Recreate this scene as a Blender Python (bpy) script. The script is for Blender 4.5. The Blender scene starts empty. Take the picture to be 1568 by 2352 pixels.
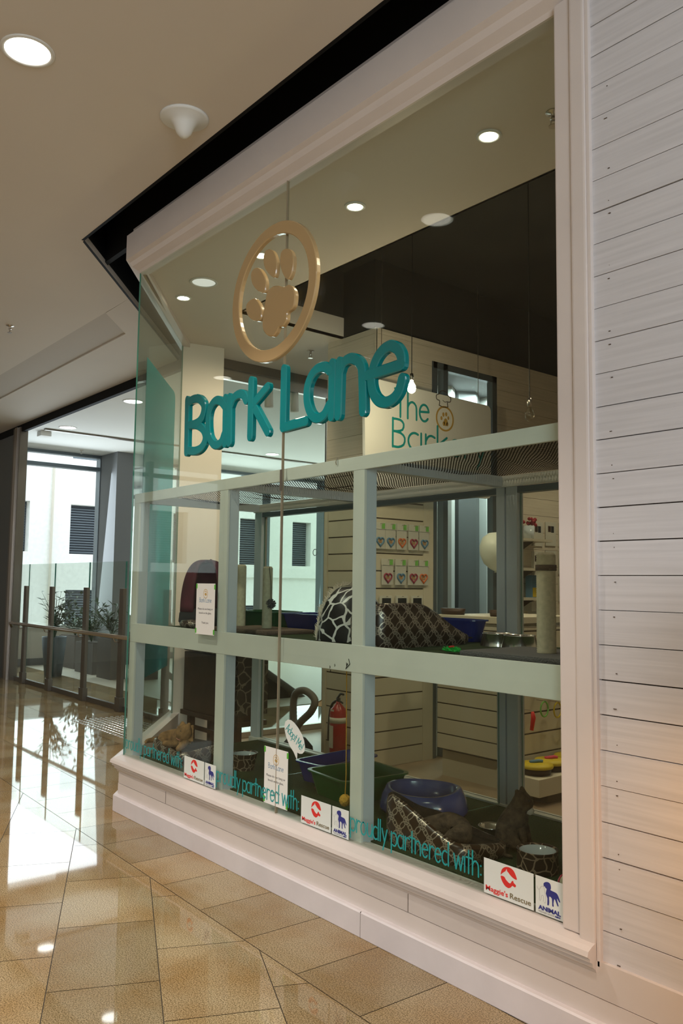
import bpy, bmesh, math, random
from mathutils import Vector, Matrix
from math import sin, cos, pi, radians, sqrt, hypot
random.seed(7)
S = bpy.context.scene
COL = S.collection

# ------------------------------------------------------------------ camera
W_, H_, F_ = 1568, 2352, 1907.0
yaw, pitch, roll = radians(39.4), radians(4.98), radians(.73)
CAM = Vector((0, -2.4754, 1.5))
_f = Vector((-cos(yaw)*cos(pitch), sin(yaw)*cos(pitch), sin(pitch)))
_r0 = Vector((sin(yaw), cos(yaw), 0)); _u0 = _r0.cross(_f)
_r = _r0*cos(roll) + _u0*sin(roll); _u = _u0*cos(roll) - _r0*sin(roll)
def P(px, py, **k):
    d = _f + _r*((px - W_/2)/F_) - _u*((py - H_/2)/F_)
    ax, v = [( 'xyz'.index(a), v) for a, v in k.items()][0]
    return CAM + d*((v - CAM[ax])/d[ax])
cd = bpy.data.cameras.new('camera'); cam = bpy.data.objects.new('camera', cd); COL.objects.link(cam)
cd.sensor_fit = 'VERTICAL'; cd.sensor_height = 22.2; cd.sensor_width = 14.8; cd.lens = 18*F_/1906.99; cd.clip_start = .05
M3 = Matrix((_r, _u, -_f)).transposed()
cam.matrix_world = Matrix.Translation(CAM) @ M3.to_4x4()
S.camera = cam

# ------------------------------------------------------------------ world, exposure, big lights
S.view_settings.view_transform = 'Standard'; S.view_settings.look = 'None'
S.view_settings.gamma = 1; S.view_settings.use_curve_mapping = False
S.view_settings.exposure = 1.0
wd = bpy.data.worlds.new('world'); S.world = wd; wd.use_nodes = True
bg = wd.node_tree.nodes['Background']; bg.inputs[0].default_value = (.80, .92, 1, 1); bg.inputs[1].default_value = 1.4

def lamp(name, kind, loc, power, color, target=None, **k):
    l = bpy.data.lights.new(name, kind); l.energy = power; l.color = color
    for a, v in k.items(): setattr(l, a, v)
    o = bpy.data.objects.new(name, l); COL.objects.link(o); o.location = loc
    if target is not None: o.rotation_euler = (Vector(target) - Vector(loc)).to_track_quat('-Z', 'Y').to_euler()
    return o
WARM = (1, .80, .60); NEUT = (1, .90, .80); DAY = (.80, .92, 1)
# added area light behind the viewer, standing in for unseen daylight
lamp('hall_fill', 'AREA', (5.8, -5.5, 2.4), 185, (.80, .90, 1), (-3, -1, 2.0), shape='RECTANGLE', size=4, size_y=3)
lamp('window_daylight', 'AREA', (-14.6, 4.6, 2.2), 110, DAY, (-8, 4.6, 1.2), shape='RECTANGLE', size=5.5, size_y=2.6)
lamp('pier_fill', 'AREA', (-5.75, 4.4, 3.62), 45, DAY, (-5.85, 4.4, 0), shape='RECTANGLE', size=.6, size_y=.6)  # added lamp that brightens the pale piers from above
lamp('shop_window_daylight', 'AREA', (-14.6, 11, 2.0), 110, DAY, (-7, 10, 1.4), shape='RECTANGLE', size=5, size_y=2.6)

# ------------------------------------------------------------------ materials
def mat(name, col, rough=.5, metal=0, noise=0, nscale=8, bump=0, bscale=60, spec=.5, coat=0, emit=None, estr=0):
    m = bpy.data.materials.new(name); m.use_nodes = True
    nt = m.node_tree; b = nt.nodes['Principled BSDF']
    c = (*col, 1)
    b.inputs['Base Color'].default_value = c; b.inputs['Roughness'].default_value = rough
    b.inputs['Metallic'].default_value = metal; b.inputs['Specular IOR Level'].default_value = spec
    b.inputs['Coat Weight'].default_value = coat
    if emit: b.inputs['Emission Color'].default_value = (*emit, 1); b.inputs['Emission Strength'].default_value = estr
    if noise or bump: tc = nt.nodes.new('ShaderNodeTexCoord')
    if noise:
        n = nt.nodes.new('ShaderNodeTexNoise'); n.inputs['Scale'].default_value = nscale; n.inputs['Detail'].default_value = 4
        nt.links.new(tc.outputs['Object'], n.inputs['Vector'])
        r = nt.nodes.new('ShaderNodeValToRGB')
        r.color_ramp.elements[0].position = .3; r.color_ramp.elements[1].position = .7
        r.color_ramp.elements[0].color = tuple(v*(1-noise) for v in col)+(1,)
        r.color_ramp.elements[1].color = tuple(min(1, v*(1+noise)) for v in col)+(1,)
        nt.links.new(n.outputs[0], r.inputs[0]); nt.links.new(r.outputs[0], b.inputs['Base Color'])
    if bump:
        n2 = nt.nodes.new('ShaderNodeTexNoise'); n2.inputs['Scale'].default_value = bscale
        nt.links.new(tc.outputs['Object'], n2.inputs['Vector'])
        bp = nt.nodes.new('ShaderNodeBump'); bp.inputs['Strength'].default_value = bump; bp.inputs['Distance'].default_value = .01
        nt.links.new(n2.outputs[0], bp.inputs['Height']); nt.links.new(bp.outputs[0], b.inputs['Normal'])
    return m

def glass_mat(name, tint, base=.03, mx=.9, rough=0.0):
    m = bpy.data.materials.new(name); m.use_nodes = True; nt = m.node_tree; nt.nodes.clear()
    N = nt.nodes.new; L = nt.links.new
    out = N('ShaderNodeOutputMaterial'); mix = N('ShaderNodeMixShader'); tr = N('ShaderNodeBsdfTransparent'); gl = N('ShaderNodeBsdfGlossy')
    tr.inputs[0].default_value = (*tint, 1); gl.inputs['Roughness'].default_value = rough
    g = N('ShaderNodeNewGeometry'); dp = N('ShaderNodeVectorMath'); dp.operation = 'DOT_PRODUCT'
    L(g.outputs['Incoming'], dp.inputs[0]); L(g.outputs['Normal'], dp.inputs[1])
    ab = N('ShaderNodeMath'); ab.operation = 'ABSOLUTE'; L(dp.outputs['Value'], ab.inputs[0])
    s1 = N('ShaderNodeMath'); s1.operation = 'SUBTRACT'; s1.inputs[0].default_value = 1; L(ab.outputs[0], s1.inputs[1])
    pw = N('ShaderNodeMath'); pw.operation = 'POWER'; L(s1.outputs[0], pw.inputs[0]); pw.inputs[1].default_value = 5
    ml = N('ShaderNodeMath'); ml.operation = 'MULTIPLY_ADD'; L(pw.outputs[0], ml.inputs[0]); ml.inputs[1].default_value = mx; ml.inputs[2].default_value = base
    L(ml.outputs[0], mix.inputs[0]); L(tr.outputs[0], mix.inputs[1]); L(gl.outputs[0], mix.inputs[2]); L(mix.outputs[0], out.inputs[0])
    return m

def wood_white(name, col, dirt=.10, axis=0):
    """painted board with faint grain streaks along x"""
    m = mat(name, col, .55); nt = m.node_tree; b = nt.nodes['Principled BSDF']
    tc = nt.nodes.new('ShaderNodeTexCoord'); mp = nt.nodes.new('ShaderNodeMapping')
    mp.inputs['Scale'].default_value = (1.2, 1.2, 40) if axis == 0 else (40, 1.2, 1.2)
    n = nt.nodes.new('ShaderNodeTexNoise'); n.inputs['Scale'].default_value = 1.6; n.inputs['Detail'].default_value = 6
    r = nt.nodes.new('ShaderNodeValToRGB'); r.color_ramp.elements[0].position = .35; r.color_ramp.elements[1].position = .68
    r.color_ramp.elements[0].color = tuple(v*(1-dirt) for v in col)+(1,); r.color_ramp.elements[1].color = (*col, 1)
    nt.links.new(tc.outputs['Object'], mp.inputs[0]); nt.links.new(mp.outputs[0], n.inputs['Vector'])
    nt.links.new(n.outputs[0], r.inputs[0]); nt.links.new(r.outputs[0], b.inputs['Base Color'])
    bp = nt.nodes.new('ShaderNodeBump'); bp.inputs['Strength'].default_value = .15; bp.inputs['Distance'].default_value = .004
    nt.links.new(n.outputs[0], bp.inputs['Height']); nt.links.new(bp.outputs[0], b.inputs['Normal'])
    return m

def granite():
    m = mat('granite', (.45, .32, .18), .035, spec=.38); nt = m.node_tree; b = nt.nodes['Principled BSDF']; N = nt.nodes.new; L = nt.links.new
    tc = N('ShaderNodeTexCoord')
    a = N('ShaderNodeTexNoise'); a.inputs['Scale'].default_value = 190; a.inputs['Detail'].default_value = 3
    r = N('ShaderNodeValToRGB'); r.color_ramp.elements[0].position = .38; r.color_ramp.elements[1].position = .60
    r.color_ramp.elements[0].color = (.20, .15, .08, 1); r.color_ramp.elements[1].color = (.53, .41, .255, 1)
    L(tc.outputs['Object'], a.inputs['Vector']); L(a.outputs[0], r.inputs[0])
    c = N('ShaderNodeTexNoise'); c.inputs['Scale'].default_value = 3; c.inputs['Detail'].default_value = 5
    r2 = N('ShaderNodeValToRGB'); r2.color_ramp.elements[0].color = (.86, .73, .56, 1); r2.color_ramp.elements[1].color = (1, 1, 1, 1)
    r2.color_ramp.elements[0].position = .35; r2.color_ramp.elements[1].position = .6
    L(tc.outputs['Object'], c.inputs['Vector']); L(c.outputs[0], r2.inputs[0])
    at = N('ShaderNodeAttribute'); at.attribute_name = 'tint'
    m1 = N('ShaderNodeMixRGB'); m1.blend_type = 'MULTIPLY'; m1.inputs[0].default_value = 1; L(r.outputs[0], m1.inputs[1]); L(r2.outputs[0], m1.inputs[2])
    m2 = N('ShaderNodeMixRGB'); m2.blend_type = 'MULTIPLY'; m2.inputs[0].default_value = 1; L(m1.outputs[0], m2.inputs[1]); L(at.outputs['Color'], m2.inputs[2])
    L(m2.outputs[0], b.inputs['Base Color'])
    return m

def pattern(name, base, line, kind, scale, width, metal=0, rough=.35):
    """rings = interlocking circles on a UV lattice, cells = giraffe-like net"""
    m = mat(name, base, rough); nt = m.node_tree; b = nt.nodes['Principled BSDF']; N = nt.nodes.new; L = nt.links.new
    def math_(op, a, c=None):
        n = N('ShaderNodeMath'); n.operation = op
        for i, v in enumerate((a, c)):
            if v is None: continue
            if isinstance(v, (int, float)): n.inputs[i].default_value = v
            else: L(v, n.inputs[i])
        return n.outputs[0]
    tc = N('ShaderNodeTexCoord'); mask = None
    if kind == 'rings':
        mp = N('ShaderNodeMapping'); mp.inputs['Scale'].default_value = (scale, scale, scale); L(tc.outputs['UV'], mp.inputs[0])
        sp = N('ShaderNodeSeparateXYZ'); L(mp.outputs[0], sp.inputs[0])
        for ox, oy, rad in ((0, 0, .46), (.5, .5, .46), (.5, 0, .17), (0, .5, .17), (.25, .25, .1), (.75, .75, .1)):
            fx = math_('SUBTRACT', math_('FRACT', math_('ADD', sp.outputs[0], ox)), .5)
            fy = math_('SUBTRACT', math_('FRACT', math_('ADD', sp.outputs[1], oy)), .5)
            d = math_('SQRT', math_('ADD', math_('MULTIPLY', fx, fx), math_('MULTIPLY', fy, fy)))
            e = math_('LESS_THAN', math_('ABSOLUTE', math_('SUBTRACT', d, rad)), width)
            mask = e if mask is None else math_('MAXIMUM', mask, e)
    else:
        v = N('ShaderNodeTexVoronoi'); v.feature = 'DISTANCE_TO_EDGE'; v.inputs['Scale'].default_value = scale
        n = N('ShaderNodeTexNoise'); n.inputs['Scale'].default_value = 9
        mx = N('ShaderNodeMixRGB'); mx.inputs[0].default_value = .06; L(tc.outputs['Object'], mx.inputs[1]); L(n.outputs['Color'], mx.inputs[2])
        L(tc.outputs['Object'], n.inputs['Vector']); L(mx.outputs[0], v.inputs['Vector'])
        mask = math_('LESS_THAN', v.outputs['Distance'], width)
    mc = N('ShaderNodeMixRGB'); L(mask, mc.inputs[0]); mc.inputs[1].default_value = (*base, 1); mc.inputs[2].default_value = (*line, 1)
    L(mc.outputs[0], b.inputs['Base Color'])
    if metal: L(math_('MULTIPLY', mask, metal), b.inputs['Metallic'])
    return m

def net_mat():
    m = bpy.data.materials.new('black_net'); m.use_nodes = True; nt = m.node_tree; nt.nodes.clear(); N = nt.nodes.new; L = nt.links.new
    out = N('ShaderNodeOutputMaterial'); mix = N('ShaderNodeMixShader'); tr = N('ShaderNodeBsdfTransparent'); df = N('ShaderNodeBsdfDiffuse')
    df.inputs[0].default_value = (.035, .028, .02, 1)
    tc = N('ShaderNodeTexCoord'); mask = None
    for rz in (45, -45):
        mp = N('ShaderNodeMapping'); mp.inputs['Rotation'].default_value = (0, 0, radians(rz)); mp.inputs['Scale'].default_value = (78, 78, 78)
        L(tc.outputs['Object'], mp.inputs[0]); sp = N('ShaderNodeSeparateXYZ'); L(mp.outputs[0], sp.inputs[0])
        fr = N('ShaderNodeMath'); fr.operation = 'FRACT'; L(sp.outputs[0], fr.inputs[0])
        ls = N('ShaderNodeMath'); ls.operation = 'LESS_THAN'; L(fr.outputs[0], ls.inputs[0]); ls.inputs[1].default_value = .40
        if mask is None: mask = ls.outputs[0]
        else:
            mm = N('ShaderNodeMath'); mm.operation = 'MAXIMUM'; L(mask, mm.inputs[0]); L(ls.outputs[0], mm.inputs[1]); mask = mm.outputs[0]
    L(mask, mix.inputs[0]); L(tr.outputs[0], mix.inputs[1]); L(df.outputs[0], mix.inputs[2]); L(mix.outputs[0], out.inputs[0])
    return m

def emis(name, col, s):
    m = bpy.data.materials.new(name); m.use_nodes = True; nt = m.node_tree; nt.nodes.clear()
    e = nt.nodes.new('ShaderNodeEmission'); o = nt.nodes.new('ShaderNodeOutputMaterial'); e.inputs[0].default_value = (*col, 1); e.inputs[1].default_value = s
    nt.links.new(e.outputs[0], o.inputs[0]); return m

M = dict(
    plank=wood_white('whitewashed_plank', (.66, .645, .66), .13),
    trim=mat('trim_paint', (.68, .61, .57), .4, noise=.03, nscale=3),
    kick=mat('kickboard_paint', (.70, .65, .66), .4, noise=.05, nscale=6),
    gap=mat('board_gap', (.10, .07, .05), .9),
    ceil=mat('ceiling_paint', (.69, .63, .56), .8, noise=.015, nscale=1.2),
    ceil2=mat('pale_ceiling_paint', (.72, .72, .68), .8),
    white=mat('white_wall_paint', (.72, .66, .57), .7),
    black=mat('matt_black', (.006, .006, .006), .8, spec=.2),
    dark=mat('open_ceiling_black', (.022, .022, .018), .8, noise=.4, nscale=1.5),
    frame=mat('enclosure_paint', (.76, .76, .72), .35, noise=.04, nscale=5),
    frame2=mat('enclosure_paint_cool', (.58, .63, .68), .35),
    turf=mat('artificial_turf', (.032, .055, .012), .95, noise=.6, nscale=160, bump=.9, bscale=240),
    granite=granite(), grout=mat('grout', (.05, .035, .02), .6),
    steel=mat('brushed_steel', (.55, .50, .45), .28, 1), chrome=mat('polished_steel', (.85, .82, .78), .17, 1),
    bronze=mat('bronze_anodised_metal', (.17, .145, .115), .35, .6), dframe=mat('window_frame_metal', (.16, .19, .21), .4, .5),
    grey=mat('column_grey', (.15, .155, .155), .7), olive=mat('column_shade', (.20, .205, .205), .7),
    teal=mat('teal_acrylic', (.0, .20, .215), .10, coat=.3), gold=mat('gold_acrylic', (.50, .345, .165), .25, coat=.4),
    tealv=mat('teal_vinyl', (.01, .30, .30), .4), goldv=mat('gold_vinyl', (.55, .34, .08), .4), dkv=mat('dark_vinyl', (.05, .04, .03), .5),
    paper=mat('paper', (.80, .80, .76), .6), ink=mat('grey_ink', (.16, .15, .15), .6), blueink=mat('blue_ink', (.10, .22, .36), .6),
    tape=mat('green_tape', (.10, .45, .04), .5), red=mat('logo_red', (.70, .03, .025), .5), khaki=mat('logo_khaki', (.20, .16, .08), .6),
    navy=mat('logo_blue', (.03, .035, .22), .5), greyink=mat('pale_grey_ink', (.45, .45, .45), .5),
    sticker=mat('sticker_white', (.74, .78, .74), .4),
    velvet=mat('maroon_velvet', (.10, .012, .025), .8, noise=.5, nscale=5), charcoal=mat('charcoal_fleece', (.02, .02, .022), .95),
    brown=pattern('swirl_brown_fabric', (.035, .016, .008), (.40, .33, .26), 'rings', 10.5, .024, .5, .3),
    brownin=mat('dark_brown_fleece', (.022, .014, .008), .95, noise=.4, nscale=60, bump=.5, bscale=90),
    cow=pattern('giraffe_black_white', (.006, .006, .008), (.75, .75, .72), 'cells', 13, .055), fluff=mat('cream_fluff', (.62, .54, .42), .95),
    giraffe=pattern('giraffe_dark_cream', (.02, .016, .012), (.16, .14, .11), 'cells', 12, .05),
    sisal=mat('sisal_rope', (.62, .55, .40), .85, noise=.12, nscale=60), carpet=mat('grey_carpet', (.13, .12, .12), .95, bump=.6, bscale=150),
    carpetb=mat('brown_carpet', (.15, .10, .07), .95, bump=.6, bscale=150), pom=mat('grey_pompom', (.10, .10, .11), .95),
    bluep=mat('blue_plastic', (.012, .025, .20), .25), greenp=mat('green_plastic', (.01, .09, .015), .3), violet=mat('violet_blue_plastic', (.085, .105, .30), .18, coat=.4),
    litter=mat('cat_litter', (.05, .035, .02), .95, noise=.5, nscale=120), lime=mat('bright_green_fluff', (.02, .50, .06), .8),
    wood=mat('dark_wood', (.045, .022, .012), .5, noise=.3, nscale=8), ginger=mat('ginger_fur', (.28, .15, .06), .95, noise=.45, nscale=28, bump=.6, bscale=90),
    tabby=mat('tabby_fur', (.075, .05, .03), .95, noise=.6, nscale=35, bump=.6, bscale=90), wfur=mat('white_fur', (.75, .70, .62), .95),
    collar=mat('pink_collar', (.75, .30, .25), .5), yarn=mat('yellow_yarn', (.62, .34, .04), .95, bump=.8, bscale=120),
    redp=mat('extinguisher_red', (.36, .012, .01), .3), blackr=mat('black_rubber', (.012, .012, .012), .6), label=mat('label_cream', (.62, .60, .52), .6),
    card=mat('cardboard', (.42, .24, .11), .85), ceram=mat('glazed_white', (.62, .68, .72), .12),
    cells=pattern('cracked_brown_glaze', (.045, .022, .015), (.42, .30, .22), 'cells', 22, .05), slat=mat('slatwall_cream', (.62, .56, .44), .6),
    slot=mat('slot_shadow', (.12, .09, .06), .8), bag=mat('clear_bag', (.60, .58, .52), .25), greentab=mat('green_card', (.20, .50, .10), .6),
    maroon=mat('maroon_toy', (.30, .03, .06), .5), bluet=mat('blue_toy', (.10, .22, .35), .5), orange=mat('orange_toy', (.60, .15, .04), .5), yellow=mat('yellow_toy', (.60, .44, .01), .5),
    pink=mat('pink_toy', (.70, .06, .12), .5), balloon=mat('balloon', (.66, .70, .62), .35), leaf=mat('leaf', (.03, .07, .02), .5, noise=.3), leafl=mat('leaf_light', (.16, .30, .07), .5),
    potgrey=mat('grey_planter', (.15, .13, .115), .6), potblue=mat('slate_blue_pot', (.07, .10, .12), .6), stone=mat('facade_stone', (.86, .86, .80), .9, noise=.05, nscale=12),
    louv=mat('louvre', (.05, .06, .075), .5), cord=mat('black_cord', (.01, .01, .01), .6), cream=mat('cream_plastic', (.62, .57, .47), .6),
    beige=mat('beige_floor', (.55, .50, .40), .5), rednav=mat('cherry_red', (.35, .02, .03), .6),
    glass=glass_mat('shop_glass', (.87, .91, .875), .022, .75), glassi=glass_mat('inner_glass', (.95, .97, .95), .015, .5),
    edge=mat('glass_edge', (.05, .22, .17), .2), film=None, net=net_mat(),
    glow=emis('lamp_glow', (1, .90, .72), 14), glowb=emis('bulb_glow', (1, .85, .6), 25), glowh=emis('downlight_glow', (1, .93, .80), 3.4), glowc=emis('cool_glow', (.95, 1, .95), 5),
    bulb=glass_mat('bulb_glass', (.9, .88, .8), .12, .8),
)
def film_mat():
    m = mat('teal_film', (.05, .26, .26), .3); nt = m.node_tree
    tr = nt.nodes.new('ShaderNodeBsdfTransparent'); mx = nt.nodes.new('ShaderNodeMixShader'); tr.inputs[0].default_value = (.35, .68, .67, 1)
    mx.inputs[0].default_value = .45; out = [n for n in nt.nodes if n.type == 'OUTPUT_MATERIAL'][0]
    nt.links.new(tr.outputs[0], mx.inputs[1]); nt.links.new(nt.nodes['Principled BSDF'].outputs[0], mx.inputs[2]); nt.links.new(mx.outputs[0], out.inputs[0])
    return m
M['film'] = film_mat()

# ------------------------------------------------------------------ helpers
def NB(): return bmesh.new()
def wm(o):
    m = o.matrix_basis.copy()
    return wm(o.parent) @ m if o.parent else m
def obj(name, bm, m, parent=None, smooth=False, kind=None):
    """link bm as one mesh; bm is in world space, the parent Empty's transform is taken out"""
    if parent is not None: bm.transform(wm(parent).inverted())
    me = bpy.data.meshes.new(name); bmesh.ops.recalc_face_normals(bm, faces=bm.faces[:]); bm.to_mesh(me); bm.free()
    ms = m if isinstance(m, (list, tuple)) else [m]
    for x in ms: me.materials.append(M[x] if isinstance(x, str) else x)
    if smooth:
        for p in me.polygons: p.use_smooth = True
    o = bpy.data.objects.new(name, me); COL.objects.link(o)
    if parent is not None: o.parent = parent
    if kind: o['kind'] = kind
    return o
def struct(name, bm, m, label=None, **k):
    o = obj(name, bm, m, **k); o['kind'] = 'structure'
    if label: o['label'] = label
    return o
def tag(o, label, cat, group=None):
    o['label'] = label; o['category'] = cat
    if group: o['group'] = group
    return o
def thing(name, label, cat, loc=(0, 0, 0), rz=0, group=None):
    o = bpy.data.objects.new(name, None); COL.objects.link(o); o.location = loc; o.rotation_euler = (0, 0, rz)
    o.empty_display_size = .1; o.matrix_world = Matrix.Translation(loc) @ Matrix.Rotation(rz, 4, 'Z')
    return tag(o, label, cat, group)
def box(bm, x0, x1, y0, y1, z0, z1, bev=0, mi=0):
    r = bmesh.ops.create_cube(bm, size=1); vs = r['verts']
    for v in vs: v.co = Vector((x0+(v.co.x+.5)*(x1-x0), y0+(v.co.y+.5)*(y1-y0), z0+(v.co.z+.5)*(z1-z0)))
    fs = {f for v in vs for f in v.link_faces}
    for f in fs: f.material_index = mi
    if bev:
        es = list({e for v in vs for e in v.link_edges})
        bmesh.ops.bevel(bm, geom=es, offset=bev, segments=2, affect='EDGES', profile=.7)
    return vs
def prism(bm, pts, axis, a, b, mi=0):
    """extrude 2D outline. axis 'z': pts xy ; 'y': pts xz ; 'x': pts yz"""
    def mk(p, t):
        return {'z': (p[0], p[1], t), 'y': (p[0], t, p[1]), 'x': (t, p[0], p[1])}[axis]
    A = [bm.verts.new(mk(p, a)) for p in pts]; B = [bm.verts.new(mk(p, b)) for p in pts]; n = len(pts)
    fs = [bm.faces.new(A), bm.faces.new(B[::-1])]
    for i in range(n): fs.append(bm.faces.new((A[i], B[i], B[(i+1) % n], A[(i+1) % n])))
    for f in fs: f.material_index = mi
    return fs
def tube(bm, pts, r, seg=10, mi=0, cap=True):
    pts = [Vector(p) for p in pts]; rs = r if isinstance(r, (list, tuple)) else [r]*len(pts); rings = []
    up = None
    for i, p in enumerate(pts):
        t = (pts[min(i+1, len(pts)-1)] - pts[max(i-1, 0)]).normalized()
        if up is None: up = Vector((0, 0, 1)) if abs(t.z) < .9 else Vector((1, 0, 0))
        a = t.cross(up).normalized(); b = a.cross(t).normalized(); up = b
        rings.append([bm.verts.new(p + (a*cos(2*pi*k/seg) + b*sin(2*pi*k/seg))*rs[i]) for k in range(seg)])
    for i in range(len(rings)-1):
        for k in range(seg):
            f = bm.faces.new((rings[i][k], rings[i][(k+1) % seg], rings[i+1][(k+1) % seg], rings[i+1][k])); f.material_index = mi
    if cap:
        bm.faces.new(rings[0][::-1]).material_index = mi; bm.faces.new(rings[-1]).material_index = mi
def lathe(bm, prof, c, seg=32, mi=0, sx=1, sy=1, cap=True):
    rings = []
    for r, z in prof:
        r = max(r, .0004)
        rings.append([bm.verts.new((c[0]+sx*r*cos(2*pi*k/seg), c[1]+sy*r*sin(2*pi*k/seg), c[2]+z)) for k in range(seg)])
    for i in range(len(rings)-1):
        for k in range(seg):
            f = bm.faces.new((rings[i][k], rings[i][(k+1) % seg], rings[i+1][(k+1) % seg], rings[i+1][k])); f.material_index = mi
    if cap: bm.faces.new(rings[0][::-1]).material_index = mi; bm.faces.new(rings[-1]).material_index = mi
def smooth_path(pts, n=6, closed=False):
    pts = [Vector(p) for p in pts]; out = []; N = len(pts)
    rng = range(N if closed else N-1)
    for i in rng:
        g = (lambda j: pts[j % N]) if closed else (lambda j: pts[max(0, min(N-1, j))])
        p0, p1, p2, p3 = g(i-1), g(i), g(i+1), g(i+2)
        for k in range(n):
            t = k/n
            out.append(.5*((2*p1)+(-p0+p2)*t+(2*p0-5*p1+4*p2-p3)*t*t+(-p0+3*p1-3*p2+p3)*t*t*t))
    if not closed: out.append(pts[-1])
    return out
def ribbon(bm, pts, w, d, y, n=6, curve=True, closed=False, basis=None):
    """stroke with round ends lying on plane y (front towards -y), width w, thickness d; pts = (x, z)"""
    p = [Vector((a[0], a[1])) for a in pts]
    if curve and len(p) > 2: p = [Vector((q[0], q[1])) for q in smooth_path([(a.x, a.y, 0) for a in p], n, closed)]
    h = w/2; L = []
    if not closed:
        t0 = (p[1]-p[0]).normalized(); t1 = (p[-1]-p[-2]).normalized()
        for a in (90, 60, 30): L.append((p[0]-t0*h*sin(radians(a)), max(cos(radians(a)), .03)))
        L += [(q, 1) for q in p]
        for a in (30, 60, 90): L.append((p[-1]+t1*h*sin(radians(a)), max(cos(radians(a)), .03)))
    else: L = [(q, 1) for q in p]
    b = min(d*.18, w*.1); prof = [(-1, 0, 0), (-1, d-b, 0), (-1, d, b), (1, d, -b), (1, d-b, 0), (1, 0, 0)]
    rings = []; K = len(L)
    for i, (q, s) in enumerate(L):
        a_ = L[(i-1) % K][0] if closed or i > 0 else q; c_ = L[(i+1) % K][0] if closed or i < K-1 else q
        t = (c_-a_); t = t.normalized() if t.length > 1e-9 else Vector((1, 0)); nn = Vector((-t.y, t.x))
        ring = []
        for sg, dy, ins in prof:
            off = sg*h*s + ins*s; v = q + nn*off
            co = Vector((v.x, y-dy, v.y))
            if basis: co = basis(v.x, v.y, dy)
            ring.append(bm.verts.new(co))
        rings.append(ring)
    m = len(prof)
    for i in range(K if closed else K-1):
        A, B = rings[i], rings[(i+1) % K]
        for k in range(m): bm.faces.new((A[k], A[(k+1) % m], B[(k+1) % m], B[k]))
    if not closed: bm.faces.new(rings[0]); bm.faces.new(rings[-1][::-1])
def dup(root, loc, rz=0, label=None, group=None, scale=None):
    r = root.copy(); COL.objects.link(r); r.location = loc; r.rotation_euler = (0, 0, rz)
    if label: r['label'] = label
    if group: r['group'] = group
    if scale: r.scale = scale
    for ch in list(root.children):
        c = ch.copy(); COL.objects.link(c); c.parent = r
        for g in ch.children:
            d = g.copy(); COL.objects.link(d); d.parent = c
    return r
def text(name, s, width, height, loc, m, parent, bold=0, basis=None, depth=.0006):
    """built-in font laid on a vertical plane facing -y, lower-left corner at loc, stretched to width x height"""
    cu = bpy.data.curves.new(name, 'FONT'); cu.body = s; cu.extrude = depth; cu.offset = bold; cu.resolution_u = 3
    o = bpy.data.objects.new(name, cu); COL.objects.link(o); bpy.context.view_layer.update()
    me = bpy.data.meshes.new_from_object(o.evaluated_get(bpy.context.evaluated_depsgraph_get()))
    bpy.data.objects.remove(o); bpy.data.curves.remove(cu)
    bm = bmesh.new(); bm.from_mesh(me); bpy.data.meshes.remove(me)
    xs = [v.co.x for v in bm.verts]; ys = [v.co.y for v in bm.verts]; x0, x1, y0, y1 = min(xs), max(xs), min(ys), max(ys)
    for v in bm.verts:
        a = (v.co.x-x0)/(x1-x0)*width; b = (v.co.y-y0)/(y1-y0)*height; dz = v.co.z
        v.co = basis(a, b, dz) if basis else Vector((loc[0]+a, loc[1]-dz-depth, loc[2]+b))
    return obj(name, bm, m, parent)
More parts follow.
